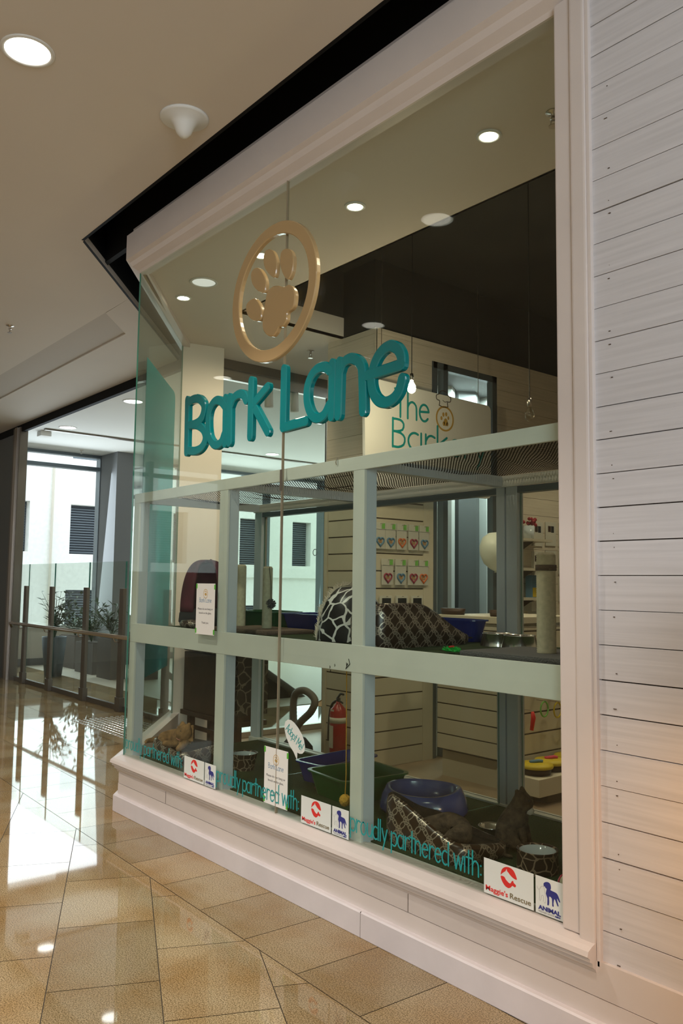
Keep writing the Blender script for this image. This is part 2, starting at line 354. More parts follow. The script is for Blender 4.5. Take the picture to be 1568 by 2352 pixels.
# simple rounded hand lettering: strokes in a unit box, (advance, strokes); x-height .62
def arc(cx, cy, rx, ry, a0, a1, n=9): return [(cx+rx*cos(radians(a0+(a1-a0)*i/(n-1))), cy+ry*sin(radians(a0+(a1-a0)*i/(n-1)))) for i in range(n)]
O = lambda x: arc(x+.24, .3, .22, .3, 60, 300, 12)
GL = {
 'B': (.56, [[(.06, 0), (.06, 1)], [(.06, .98), (.3, .98), (.42, .85), (.38, .64), (.2, .56), (.06, .55)], [(.06, .55), (.32, .52), (.46, .36), (.42, .12), (.24, .01), (.06, .02)]]),
 'L': (.5, [[(.06, 1), (.06, .02)], [(.06, .02), (.44, .02)]]),
 'T': (.52, [[(.02, .97), (.5, .97)], [(.26, .97), (.26, 0)]]),
 'A': (.62, [[(.03, 0), (.3, 1)], [(.3, 1), (.57, 0)], [(.13, .33), (.47, .33)]]),
 'M': (.74, [[(.06, 0), (.1, 1)], [(.1, 1), (.37, .3)], [(.37, .3), (.64, 1)], [(.64, 1), (.68, 0)]]),
 'a': (.56, [O(0), [(.46, .62), (.46, 0)]]), 'd': (.56, [O(0), [(.46, 1), (.46, 0)]]),
 'o': (.54, [arc(.25, .3, .22, .3, 90, 450, 16)]), 'p': (.56, [[(.06, .62), (.06, -.35)], arc(.28, .3, .22, .3, 120, -120, 12)]),
 'e': (.54, [[(.05, .32), (.46, .36)], [(.46, .36)]+arc(.26, .3, .21, .3, 30, 320, 12)]),
 'h': (.54, [[(.06, 1), (.06, 0)], [(.06, .4), (.14, .55), (.28, .61), (.42, .5), (.45, .3), (.45, 0)]]),
 'n': (.54, [[(.06, .62), (.06, 0)], [(.06, .4), (.14, .55), (.28, .61), (.42, .5), (.45, .3), (.45, 0)]]),
 'r': (.42, [[(.06, .62), (.06, 0)], [(.06, .36), (.14, .54), (.26, .6), (.38, .55)]]),
 'k': (.48, [[(.06, 1), (.06, 0)], [(.06, .28), (.4, .62)], [(.1, .32), (.42, 0)]]),
 'u': (.54, [[(.06, .62), (.06, .3), (.1, .1), (.24, .01), (.38, .1), (.45, .3)], [(.46, .62), (.46, 0)]]),
 'l': (.18, [[(.07, 1), (.07, 0)]]), 'i': (.18, [[(.07, .62), (.07, 0)]]), 't': (.36, [[(.16, .95), (.16, 0)], [(.0, .66), (.34, .66)]]),
 'y': (.5, [[(.04, .62), (.24, .05)], [(.46, .62), (.12, -.36)]]), 'w': (.7, [[(.03, .62), (.18, 0)], [(.18, 0), (.34, .58)], [(.34, .58), (.5, 0)], [(.5, 0), (.66, .62)]]),
 ':': (.16, [[(.07, .12), (.07, .13)], [(.07, .48), (.07, .49)]]), '!': (.18, [[(.07, 1), (.07, .25)], [(.07, 0), (.07, .01)]]), ' ': (.26, [])}
def lettering(bm, s, x, z, size, w, d, y, width=None, basis=None):
    tot = sum(GL[c][0] for c in s); k = size if width is None else width/tot
    for c in s:
        adv, st = GL[c]
        for i_, q in enumerate(st): ribbon(bm, [(x+a*k, z+b*size) for a, b in q], w, d*(1-.12*i_), y, n=2, curve=len(q) > 2, basis=basis)
        x += adv*k
def cap_skin(name, m, parent, chains, sub=2, mats=None):
    """continuous skinned body; chains = list of [(x,y,z,r)...]; first point of later chains attaches to an index"""
    me = bpy.data.meshes.new(name); vs = []; es = []; rr = []
    for attach, ch in chains:
        prev = attach
        for (x, y, z, r) in ch:
            vs.append((x, y, z)); rr.append(r)
            if prev is not None: es.append((prev, len(vs)-1))
            prev = len(vs)-1
    me.from_pydata(vs, es, []); o = bpy.data.objects.new(name, me); COL.objects.link(o); o.parent = parent
    o.modifiers.new('skin', 'SKIN'); sm = o.modifiers.new('sub', 'SUBSURF'); sm.levels = sub; sm.render_levels = sub
    for i, v in enumerate(me.skin_vertices[0].data): v.radius = (rr[i], rr[i])
    me.skin_vertices[0].data[0].use_root = True
    o.modifiers['skin'].use_smooth_shade = True
    bpy.context.view_layer.update()
    ev = bpy.data.meshes.new_from_object(o.evaluated_get(bpy.context.evaluated_depsgraph_get()))
    o.modifiers.clear(); o.data = ev; ev.name = name
    ev.materials.clear(); ev.materials.append(M[m])
    for p in ev.polygons: p.use_smooth = True
    return o

# ================================================================== SETTING
RD = Vector((-.7855, .6189)); RN = Vector((-.6189, -.7855))      # return direction and its outward normal
CX = -5.27
def ret(s, off=0): return (CX + RD.x*s + RN.x*off, RD.y*s + RN.y*off)
def sweep(bm, path, prof, mi=0):
    """profile (outward offset, z) swept on an xy path, mitred; outward = right-hand side when walking towards -x"""
    path = [Vector(p) for p in path]; n = len(path); rings = []
    for i, p in enumerate(path):
        ds = []
        if i > 0: ds.append((path[i]-path[i-1]).normalized())
        if i < n-1: ds.append((path[i+1]-path[i]).normalized())
        ns = [Vector((d.y, -d.x))*1 for d in ds]; ns = [v if True else v for v in ns]
        m = sum(ns, Vector((0, 0))).normalized(); m = m/ max(.2, m.dot(ns[0])); m = -m
        rings.append([bm.verts.new((p.x+m.x*o, p.y+m.y*o, z)) for o, z in prof])
    k = len(prof)
    for i in range(n-1):
        for j in range(k):
            bm.faces.new((rings[i][j], rings[i+1][j], rings[i+1][(j+1) % k], rings[i][(j+1) % k])).material_index = mi
    bm.faces.new(rings[0]).material_index = mi; bm.faces.new(rings[-1][::-1]).material_index = mi

# floor: granite tiles cut out of two laying directions
def clip(poly, n, c):
    out = []
    for i in range(len(poly)):
        a, b = poly[i], poly[(i+1) % len(poly)]; da, db = a.dot(n)-c, b.dot(n)-c
        if da <= 0: out.append(a)
        if da*db < 0: out.append(a + (b-a)*(da/(da-db)))
    return out
def inset(poly, d):
    q = poly; n = len(poly)
    for i in range(n):
        a, b = poly[i], poly[(i+1) % n]; e = (b-a)
        if e.length < 1e-6: continue
        e.normalize(); nn = Vector((e.y, -e.x)); q = clip(q, nn, nn.dot(a)-d)
        if len(q) < 3: return []
    return q
def ccw(p):
    A = sum(p[i].x*p[(i+1) % len(p)].y - p[(i+1) % len(p)].x*p[i].y for i in range(len(p)))
    return p if A > 0 else p[::-1]
fb = NB(); lay = fb.faces.layers.int.new('t')
box(fb, -16, 7, -8.2, 17, -.1, -.002, mi=1)
tints = []
def tile(poly):
    poly = inset(ccw(poly), .0018)
    if len(poly) < 3: return
    v = [fb.verts.new((p.x, p.y, 0)) for p in poly]
    f = fb.faces.new(v); f.material_index = 0; k = random.uniform(.80, 1.08); w = random.uniform(-.05, .05)
    f[lay] = len(tints)+1; tints.append((k, k*(1-w*.6), k*(.95-w), 1))
random.seed(3)
a = radians(-24.7); U = Vector((cos(a), sin(a))); V = Vector((-U.y, U.x))
o0 = Vector((-5.01, -.41)); vs_ = .975*sin(radians(24.7))
for j in range(-26, 34):
    off = {0: 0}.get(j, (j*0.237) % .585)
    o1 = o0 + V*(j*vs_); 
    base = {0: -4.19+5.01, 1: -3.75+4.03}.get(j)
    sx = ((Vector((-4.10, -.61))-o0).dot(U) if j == 0 else (Vector((-3.715, -.5))-o0).dot(U) if j == 1 else (Vector((-5.07, -.6))-o0).dot(U) if j == -1 else off)
    for i in range(-22, 26):
        u0 = sx + i*.582
        c = [o0 + U*u0 + V*(j*vs_), o0 + U*(u0+.582) + V*(j*vs_), o0 + U*(u0+.582) + V*((j+1)*vs_), o0 + U*u0 + V*((j+1)*vs_)]
        if min(p.y for p in c) > -.2 or max(p.x for p in c) < -16 or min(p.x for p in c) > 6: continue
        n = Vector((.030, 1)).normalized(); tile(clip(ccw(c), n, n.dot(Vector((-4.03, -.43)))))
b = radians(-2.0); U2 = Vector((cos(b), sin(b))); V2 = Vector((-U2.y, U2.x))
for j in range(0, 46):
    for i in range(-31, 28):
        ox = (-3.07, -.432); sh = (j*.21) % .39 if j else 0; wd_ = .39
        if j > 0: wd_ = .62
        c0 = Vector(ox) + U2*(sh + i*wd_) + V2*(j*.41)
        c = [c0, c0+U2*wd_, c0+U2*wd_+V2*.41, c0+V2*.41]
        if j == 0: c[0], c[1] = c0-V2*.3, c0+U2*wd_-V2*.3
        if max(p.x for p in c) < -15 or min(p.x for p in c) > 4: continue
        if j == 0:
            n = Vector((.030, 1)).normalized(); c = clip(ccw(c), -n, -n.dot(Vector((-4.03, -.43))))
            if len(c) < 3: continue
        if j > 5 and min(p.x for p in c) > -6.5 : continue
        tile(c)
o = struct('floor', fb, ['granite', 'grout'])
ca = o.data.color_attributes.new('tint', 'FLOAT_COLOR', 'CORNER'); il = o.data.attributes['t'].data
for p in o.data.polygons:
    t = il[p.index].value
    for li in p.loop_indices: ca.data[li].color = tints[t-1] if t else (1, 1, 1, 1)
bm = NB(); prism(bm, [(-1.3, .1), (-1.3, 9), (-6.9, 9), (-6.9, 1.4), (-6.62, 1.15), (-5.22, .1)], 'z', 0, .004); struct('floor_shop', bm, mat('shop_floor', (.33, .24, .16), .35, noise=.15, nscale=3)); 
bm = NB(); box(bm, -14.9, -8.4, 2.6, 16, 0, .006); struct('floor_balcony', bm, 'beige')

# hall ceiling with the shadow recess that follows the shopfront
bm = NB(); Zc = 3.9
E0 = (-5.56, -.29); e1 = (E0[0]-.76*1.185, E0[1]+.65*1.185)       # edge at y .48
e2 = (E0[0]-.76*1.877, .93); e3 = (E0[0]-.76*3.14, 1.75)
prism(bm, [(7, -8.2), (7, -.31), E0, e1, (-16, .52), (-16, -8.2)], 'z', Zc, Zc+.05)
prism(bm, [(-6.98, .49), e1, e2, (-7.45, .90)], 'z', Zc, Zc+.05)
prism(bm, [(-16, .93), (-7.45, .90), e2, e3, (-16, 1.75)], 'z', Zc, Zc+.05)
prism(bm, [(-16, .50), (-6.97, .47), (-7.46, .92), (-16, .95)], 'z', Zc+.012, Zc+.04, mi=1)  # shade of the ceiling trench put into a darker band colour
struct('ceiling', bm, ['ceil', mat('ceiling_band_shade', (.55, .50, .44), .8)])
bm = NB()
box(bm, -16, 7, -.6, 3, 4.5, 4.55); prism(bm, [(7, -.33), (7, -.31), (E0[0]-.005, -.29), (E0[0]-.005, -.31)], 'z', Zc-.002, 4.5)
prism(bm, [E0, e3, (e3[0]-.03, e3[1]), (E0[0]-.03, E0[1])], 'z', Zc-.002, 4.5); box(bm, -7.2, 7, .02, .06, 3.93, 4.5)
prism(bm, [ret(0, -.05), ret(3.0, -.05), ret(3.0, -.08), ret(0, -.08)], 'z', 3.94, 4.5); box(bm, -16, -6.9, 1.80, 1.84, 3.92, 4.5)
struct('ceiling_recess', bm, 'black', label='black shadow gap around the shopfront head')

# facade: head moulding, glass, sill, skirting, end trim and planked wall
LP = [(-1.64, 0), (CX, 0), ret(3.0)]
bm = NB(); sweep(bm, LP, [(-.06, 3.65), (.0, 3.65), (.012, 3.665), (.05, 3.69), (.065, 3.715), (.09, 3.73), (.09, 3.905), (.05, 3.915), (.05, 3.96), (-.06, 3.96)]); struct('trim_1', bm, 'trim', label='white moulding along the head of the shop window')
bm = NB(); sweep(bm, LP, [(-.06, .25), (-.06, .352), (.012, .352), (.055, .338), (.075, .328), (.08, .312), (.066, .302), (.066, .292), (.052, .286), (.05, .272), (.036, .262), (.03, .25)]); struct('trim_2', bm, 'trim', label='white moulded sill under the shop window')
SK = [(3.6, 0), (CX+.02, 0), ret(3.0)]
bm = NB(); sweep(bm, SK, [(-.04, .178), (.03, .178), (.03, .29), (-.04, .29)]); sweep(bm, SK, [(-.04, .085), (.032, .085), (.032, .1755), (-.04, .1755)])
box(bm, -4.602, -4.6, -.0315, -.02, .178, .25, mi=1); box(bm, -2.52, -2.518, -.0315, -.02, .178, .25, mi=1)
struct('wall_skirt', bm, ['trim', 'gap'])
bm = NB()
sweep(bm, SK, [(-.03, 0), (.058, 0), (.06, .003), (.06, .102), (.054, .108), (-.03, .108)])
for x in (-.42, -2.78): box(bm, x, x+.0015, -.0606, -.05, 0, .108, mi=1)
struct('baseboard_front', bm, ['kick', 'gap'])
bm = NB(); box(bm, -1.772, -1.70, -.028, .05, .352, 3.66, bev=.006); box(bm, -1.70, -1.64, -.038, .05, .27, 3.95, bev=.008); box(bm, -1.64, -1.625, -.03, .03, .27, 3.95, bev=.004)
struct('trim_3', bm, 'trim', label='white vertical trim between the window and the planked wall')
bm = NB(); z = .27; ks = 0; random.seed(5)
box(bm, -1.63, 3.6, .0, .05, .2, 3.96, mi=1)
while z < 3.95:
    gp = random.choice((.0015, .002, .002, .003, .0035)); h = .1155
    if ks in (3, 7, 12, 15, 21): gp = .005
    dy = random.uniform(-.0018, .0018)
    box(bm, -1.626, 3.6, -.014+dy, .02, z+gp/2, min(z+h-gp/2, 3.97), bev=.0009); z += h; ks += 1
for k in range(26):
    zz = .27+.1155*k+.1155*random.choice((.2, .8)); box(bm, -1.565+random.uniform(-.01, .01), -1.562, -.0165, -.01, zz, zz+.003, mi=1)
struct('wall_front', bm, ['plank', 'gap'])
bm = NB(); box(bm, -.80, -.72, -.66, -.03, 0, 1.55, bev=.006); struct('plank_light_blocker', bm, 'card', label='unseen blocker added to shade the planked wall, just beyond the right edge of the view')  # unseen screen, added to keep daylight off the lower planks
def pane(name, a, b_, z0, z1, t, m='glass', label=None, parent=None, edges=True):
    """vertical glass pane between two xy points, thickness t, coloured edges"""
    a, b_ = Vector(a), Vector(b_); d = (b_-a).normalized(); n = Vector((-d.y, d.x))*t/2; bm = NB()
    fs = prism(bm, [(a+n)[:], (b_+n)[:], (b_-n)[:], (a-n)[:]], 'z', z0, z1)
    bmesh.ops.recalc_face_normals(bm, faces=bm.faces[:])
    if edges:
        for f in bm.faces:
            if abs(f.normal.xy.dot(n.normalized())) < .5: f.material_index = 1
    o = obj(name, bm, [m, 'edge'], parent)
    if label: o['label'] = label
    return o
for k, (x0, x1) in enumerate(((CX, -3.5065), (-3.5045, -1.765))):
    o = pane('window_%d' % (k+1), (x0, .006), (x1, .006), .345, 3.66, .01); o['kind'] = 'structure'
    o['label'] = ('left', 'right')[k] + ' pane of the shopfront glass'
o = pane('window_3', (CX-.004, .008), ret(1.785), .345, 3.68, .01); o['kind'] = 'structure'; o['label'] = 'angled side pane of the shopfront glass'
bm = NB(); tube(bm, [(*ret(.03, -.03), 3.665), (*ret(1.76, -.03), 3.68)], .022, 12); struct('trim_4', bm, 'steel', smooth=True, label='round metal head rail over the angled pane')
bm = NB(); p0 = ret(.28, -.010); p1 = ret(1.43, -.010); L_ = 1.15
pts = [(0, .80), (L_, .80), (L_, 3.06)] + [(L_-.07+.07*cos(radians(t)), 3.06+.07*sin(radians(t))) for t in (30, 60, 90)] + [(0, 3.13)]
A = [bm.verts.new((p0[0]+RD.x*u, p0[1]+RD.y*u, z)) for u, z in pts]; B = [bm.verts.new((p0[0]+RD.x*u-RN.x*.0015, p0[1]+RD.y*u-RN.y*.0015, z)) for u, z in pts]
bm.faces.new(A); bm.faces.new(B[::-1])
for i in range(len(A)): bm.faces.new((A[i], B[i], B[(i+1) % len(A)], A[(i+1) % len(A)]))
tag(obj('window_film', bm, 'film'), 'teal translucent film with rounded corner stuck on the angled side pane', 'window film')

# shop interior shell
Zs = 3.69
XW = -5.165
bm = NB(); prism(bm, [(-1.3, .02), (-1.3, 1.05), (-5.62, 1.05), (-5.62, 2.13), (-7.3, 2.13), (-7.3, 1.62), (CX, .02)], 'z', Zs, Zs+.02)
box(bm, -5.64, -5.62, 1.05, 2.14, Zs, 3.88); box(bm, -5.64, -1.3, 1.03, 1.05, Zs, 3.88)
prism(bm, [(-7.3, 2.13), (-5.62, 2.13), (-5.62, 3.2), (-7.3, 3.2)], 'z', Zs, Zs+.02)
struct('ceiling_shop', bm, 'ceil')
bm = NB(); box(bm, -5.9, -1.2, 1.0, 9.2, 4.3, 4.34); box(bm, -5.66, -5.63, 1.0, 9, 3.87, 4.3); box(bm, -5.62, -1.2, 1.05, 1.06, 3.88, 4.3); box(bm, -5.3, -5.2, 2.2, 9, 3.70, 4.3); box(bm, -5.66, -5.2, 2.14, 2.2, 3.70, 4.3)
struct('ceiling_void', bm, 'dark')
bm = NB(); box(bm, -7.0, -1.25, 9.0, 9.1, 0, 4.3); struct('wall_back', bm, 'white')
bm = NB(); box(bm, -1.3, -1.2, .06, 9.1, 0, 4.3); struct('wall_right', bm, 'white')
bm = NB(); prism(bm, [(-6.68, 1.10), (-6.60, 1.50), (-7.1, 1.60), (-7.15, 1.46)], 'z', 0, Zs); struct('wall_column', bm, 'white')
# planked pier and the long side wall
def boards(bm, fixed, v, a, b_, z0, z1, h, gap, mi=0, slot=1, t=.012, z_off=0):
    """horizontal boards on plane fixed=v (axis letter) facing camera side; backing darker"""
    z = z0
    while z < z1-1e-4:
        zz = min(z+h, z1)
        if fixed == 'x': box(bm, v-t, v, a, b_, z+gap/2, zz-gap/2, mi=mi)
        else: box(bm, a, b_, v, v+t, z+gap/2, zz-gap/2, mi=mi)
        z += h
    if fixed == 'x': box(bm, v-.06, v-t*.6, a, b_, z0, z1, mi=slot)
    else: box(bm, a, b_, v+t*.6, v+.06, z0, z1, mi=slot)
M['iplank'] = wood_white('interior_plank', (.70, .62, .50), .14)
bm = NB(); boards(bm, 'y', 2.13, -5.83, XW-.012, 2.45, Zs, .17, .002); boards(bm, 'x', XW, 2.142, 2.80, 2.45, Zs, .17, .002)
boards(bm, 'y', 2.13, -5.83, XW-.012, 0, 2.45, .147, .012, 2); boards(bm, 'x', XW, 2.142, 2.80, 0, 2.45, .147, .012, 2)
box(bm, XW-.03, XW+.004, 2.70, 2.82, 0, 2.45, mi=2); box(bm, -5.835, -5.79, 2.12, 2.2, 0, 2.45, mi=2)
struct('wall_pier', bm, ['iplank', 'slot', 'slat'])
bm = NB(); boards(bm, 'x', XW, 2.80, 9, 3.52, Zs, .17, .002); boards(bm, 'x', XW, 3.70, 9, 0, 3.52, .17, .003)
struct('wall_side', bm, ['iplank', 'slot'])
bm = NB()
for y in (2.84, 2.98, 3.66): box(bm, XW-.07, XW, y-.03, y+.03, 0, 3.52)
box(bm, XW-.06, XW, 2.82, 3.69, 3.46, 3.52); struct('window_frame_shop', bm, 'dframe', label='dark metal frame of the window beside the pier')
o = pane('window_4', (XW-.04, 2.82), (XW-.04, 3.69), 0, 3.5, .01, 'glassi'); o['kind'] = 'structure'
bm = NB()
for y0, y1, m_ in ((3.9, 4.22, 0), (4.28, 4.62, 1), (4.74, 4.98, 0)): prism(bm, [(-6.2, y0), (-6.1, (y0+y1)/2), (-6.2, y1), (-6.4, y1), (-6.4, y0)], 'z', 0, 3.7, mi=m_)
box(bm, -6.88, -5.24, 3.22, 9, 3.66, 3.70, mi=1); box(bm, -6.75, -6.7, 3.3, 6.5, 0, 3.66); struct('wall_beyond', bm, ['ceil2', 'grey'], label='pale piers seen beyond the pier window')
# glazed side of the shop towards the atrium
o = pane('window_5', (-6.95, 1.62), (-6.95, 6.5), .06, 3.5, .01, 'glassi'); o['kind'] = 'structure'
bm = NB(); box(bm, -7.02, -6.90, 1.5, 6.5, 3.60, 3.69); box(bm, -6.98, -6.93, 1.5, 6.5, 3.50, 3.60, mi=1); box(bm, -7.0, -6.92, 1.5, 6.5, 0, .06, mi=1)
for y in (3.0, 4.4, 5.8): box(bm, -6.96, -6.94, y, y+.015, .06, 3.5, mi=0)
struct('trim_5', bm, ['bronze', 'steel'], label='metal head track and sill of the shop side glazing')

# outer shell of the hall and atrium
bm = NB(); box(bm, -16, 7, -8.3, -8.2, 0, 4); struct('wall_opposite', bm, 'white')
bm = NB(); box(bm, 7, 7.1, -8.3, .1, 0, 4.5); struct('wall_hall_end', bm, 'white')
bm = NB()
for y0, y1 in ((-8.3, -6.6), (-3.2, 1.9)): box(bm, -15.1, -15, y0, y1, 0, 3.9)
box(bm, -15.1, -15, -6.6, -3.2, 0, 1.7); box(bm, -15.1, -15, 1.9, 17, 0, .68); box(bm, -15.1, -15, 1.9, 17, 3.86, 4.0)
struct('wall_windows', bm, 'white')
bm = NB(); box(bm, -15, -14.97, 1.9, 17, 0, .12); box(bm, -15.02, -14.94, 1.9, 17, .66, .70, mi=1); struct('baseboard_atrium', bm, ['grey', 'ceil2'])
def wframe(name, y0, y1, z0, z1, muls, trans, label):
    bm = NB()
    for y in muls: box(bm, -15.06, -14.88, y-.045, y+.045, z0, z1)
    for z in trans: box(bm, -15.05, -14.9, y0, y1, z-.035, z+.035)
    o = struct(name, bm, 'dframe', label=label)
wframe('window_6', 1.9, 17, .70, 3.86, (2.45, 3.90, 5.6, 7.7, 9.2, 10.7, 12.2, 13.8, 15.4), (3.60, 3.84), 'long atrium window with dark metal mullions')
wframe('window_7', -6.6, -3.2, 1.7, 3.86, (-6.55, -4.9, -3.25), (3.6,), 'hall window far to the left')
bm = NB(); box(bm, -15, -6.95, 1.78, 17, 3.86, 3.92); 
struct('ceiling_atrium', bm, 'ceil2')
bm = NB(); box(bm, -12.85, -12.77, 2.05, 17, 3.835, 3.86); box(bm, -9.4, -9.3, 5.2, 16, 3.83, 3.86); struct('ceiling_slots', bm, 'bronze', label='dark slots in the atrium ceiling')
bm = NB(); box(bm, -16, -7.5, 1.74, 1.80, 3.79, 3.93); struct('trim_6', bm, 'black', label='black track at the edge of the hall ceiling')
bm = NB(); box(bm, -13.02, -12.93, 1.72, 1.84, 0, 3.86); box(bm, -13.25, -13.13, 1.72, 1.84, 0, 3.86); box(bm, -13.13, -13.02, 1.70, 1.80, 0, 3.86, mi=1)
box(bm, -15, -13.25, 1.75, 1.78, 0, 3.86, mi=2); struct('door_1', bm, ['bronze', 'steel', 'grey'], label='bronze door frame post at the end of the balustrade')
bm = NB(); box(bm, -14.9, -8.2, 16.0, 16.1, 0, 3.9); struct('wall_atrium_end', bm, 'ceil2')
bm = NB(); box(bm, -14.93, -14.17, 3.87, 4.7, 0, 3.86); tag(obj('column', bm, 'grey'), 'square dark grey column standing behind the balustrade', 'column')
bm = NB(); box(bm, -15, -6.9, 16.6, 16.7, 0, 3.9); struct('wall_far', bm, 'ceil2')

# the building across the street
bt = thing('building', 'pale stone building with louvred windows across the street', 'building', (-19, 6, -3))
wins = []
for y0, y1, z0, z1 in ((3.0, 3.98, 2.15, 3.30), (4.93, 6.0, 2.13, 3.29), (3.0, 3.72, -.6, 1.33), (4.88, 5.9, -.6, 1.29), (3.0, 3.9, 4.38, 5.8), (4.93, 6.0, 4.38, 5.8),
                       (9.6, 10.31, 2.0, 3.25), (11.35, 12.0, 2.0, 3.25), (13.4, 14.3, 1.98, 3.25), (9.5, 10.3, -.6, .9), (7.6, 8.4, 2.0, 3.25), (7.6, 8.4, 4.38, 5.8), (9.6, 10.3, 4.38, 5.8), (-8, -6.8, 1.98, 3.3), (-5.6, -4.6, 1.98, 3.3), (-5.6, -4.6, 4.3, 5.6)): wins.append((y0, y1, z0, z1))
bm = NB(); ys = sorted({-14, 22} | {w[0] for w in wins} | {w[1] for w in wins}); zs = sorted({-3, 9} | {w[2] for w in wins} | {w[3] for w in wins})
for i in range(len(ys)-1):
    for j in range(len(zs)-1):
        yc, zc = (ys[i]+ys[i+1])/2, (zs[j]+zs[j+1])/2
        if not any(w[0] < yc < w[1] and w[2] < zc < w[3] for w in wins): box(bm, -19.3, -19, ys[i], ys[i+1], zs[j], zs[j+1])
box(bm, -19, -18.93, 6.5, 22, 1.66, 1.92); bmesh.ops.remove_doubles(bm, verts=bm.verts[:], dist=.0005)
obj('wall', bm, 'stone', bt)
for y0, y1, z0, z1 in wins:
    bm = NB(); box(bm, -19.28, -19.24, y0, y1, z0, z1); z = z0+.04
    while z < z1-.05: box(bm, -19.24, -19.20, y0+.03, y1-.03, z, z+.02, mi=1); z += .06
    obj('louvred_window', bm, ['louv', 'dframe'], bt)
bm = NB(); tube(bm, [(-18.95, 4.48, -3), (-18.95, 4.48, 4.2)], .03, 8); obj('downpipe', bm, 'cream', bt)
bm = NB(); box(bm, -60, -15.3, -40, 60, -3.1, -3.0); struct('ground', bm, 'beige')

# ================================================================== LIGHTS THAT ARE THINGS
def downlight(p, r, glow, label, group, power, color, spot=104, blend=.35):
    t = thing('downlight', label, 'ceiling light', p, 0, group)
    bm = NB(); lathe(bm, [(r+.018, -.004), (r+.018, 0), (r, .0), (r, -.006), (r+.012, -.008), (r+.018, -.004)], p, 32, cap=False); obj('rim', bm, 'ceil2', t, True)
    bm = NB(); lathe(bm, [(0, -.002), (r*.99, -.002), (r*.99, -.0005), (0, -.0005)], p, 28); obj('lens', bm, glow, t)
    l = lamp('downlight_lamp', 'SPOT', (p[0], p[1], p[2]-.03), power, color, (p[0], p[1], 0), spot_size=radians(spot), spot_blend=blend, shadow_soft_size=min(r, .05))
    return t
downlight((-3.69, -1.325, Zc), .10, 'glowh', 'large round downlight in the hall ceiling, top left of the photo', 'hall downlights', 75, NEUT)
for (x, y, pw_) in ((-5.64, -2.5, 90), (-3.6, -3.3, 75), (-1.6, -2.2, 50), (.6, -1.6, 12), (-8.3, -2.5, 75), (-.9, -4.6, 60), (2.6, -2.6, 12)):
    downlight((x, y, Zc), .10, 'glowh', 'round downlight in the hall ceiling', 'hall downlights seen reflected in the shop glass', pw_, NEUT)
for i, (x, y) in enumerate(((-2.555, .523), (-3.56, .522), (-4.52, .518), (-5.615, .53))):
    downlight((x, y, Zs), .045, 'glow', ('bright small downlight in the shop ceiling nearest the right trim', 'bright small downlight in the shop ceiling, above the lettered word', 'bright small downlight in the shop ceiling seen beside the gold paw', 'bright small downlight in the shop ceiling nearest the angled pane')[i], 'small downlights along the shop window', 16, WARM, 130)
for i, (x, y) in enumerate(((-10.05, 2.217), (-12.48, 2.287), (-7.574, 2.159), (-12.46, 6.1), (-7.7, 4.2))):
    downlight((x, y, 3.86), .12, 'glowc', ('oval looking downlight beyond the hall, just left of the angled pane', 'downlight beside the small white box in the atrium ceiling', 'downlight in the atrium ceiling seen through the glass right of the white column', 'faint downlight deep in the atrium ceiling, seen above the enclosure rail', 'downlight in the atrium ceiling behind the letter k')[i], 'atrium downlights', 14, (1, .95, .88))
q = P(468, 648, z=Zs); M['glowd'] = emis('dim_downlight_glow', (1, .96, .86), .42)
downlight((q.x, q.y, Zs), .085, 'glowd', 'larger dim downlight in the shop ceiling left of the gold ring', None, 8, WARM, 120)
# shop lamps behind the visible strip
for (x, y) in ((-3.4, 2.6), (-4.1, 4.4), (-2.4, 4.6)):
    lamp('shop_ceiling_lamp', 'SPOT', (x, y, 3.6), 38, WARM, (x, y, 0), spot_size=radians(112), spot_blend=.7, shadow_soft_size=.08)
lamp('plank_warm_fill', 'SPOT', (-.86, -.62, .95), 8.5, (1, .50, .16), (-1.22, 0, .55), spot_size=radians(105), spot_blend=1, shadow_soft_size=.1)  # unseen warm spot, added for the glow on the lower planks

lamp('column_fill', 'SPOT', (-5.3, 1.75, 3.55), 45, WARM, (-6.6, 1.3, 2.3), spot_size=radians(90), spot_blend=.8, shadow_soft_size=.04)  # extra spot added to brighten the white column
def pendant(px, py, top, lit, label):
    b_ = P(px, py, x=-4.6) if False else P(px, py, y=1.75)
    t = thing('pendant_bulb', label, 'pendant light', b_, 0, None)
    bm = NB(); tube(bm, [(b_.x, b_.y, b_.z+.07), (b_.x, b_.y, 4.29)], .003, 6); obj('cord', bm, 'cord', t)
    bm = NB(); lathe(bm, [(0, .085), (.012, .085), (.015, .06), (.015, .035), (0, .035)], b_, 14); obj('socket', bm, 'steel', t, True)
    bm = NB(); lathe(bm, [(.011, .036), (.014, .02), (.028, -.005), (.032, -.028), (.026, -.05), (.01, -.062), (0, -.064)], b_, 20); obj('bulb', bm, 'glowb' if lit else 'bulb', t, True)
    if lit: lamp('pendant_lamp', 'POINT', (b_.x, b_.y+.0, b_.z-.12), 9, (1, .78, .5), shadow_soft_size=.05)
    return t
pendant(945, 884, 0, True, 'lit pendant bulb hanging on a black cord in front of the white board')
pendant(1216, 945, 0, False, 'unlit clear pendant bulb hanging on a black cord near the right trim')

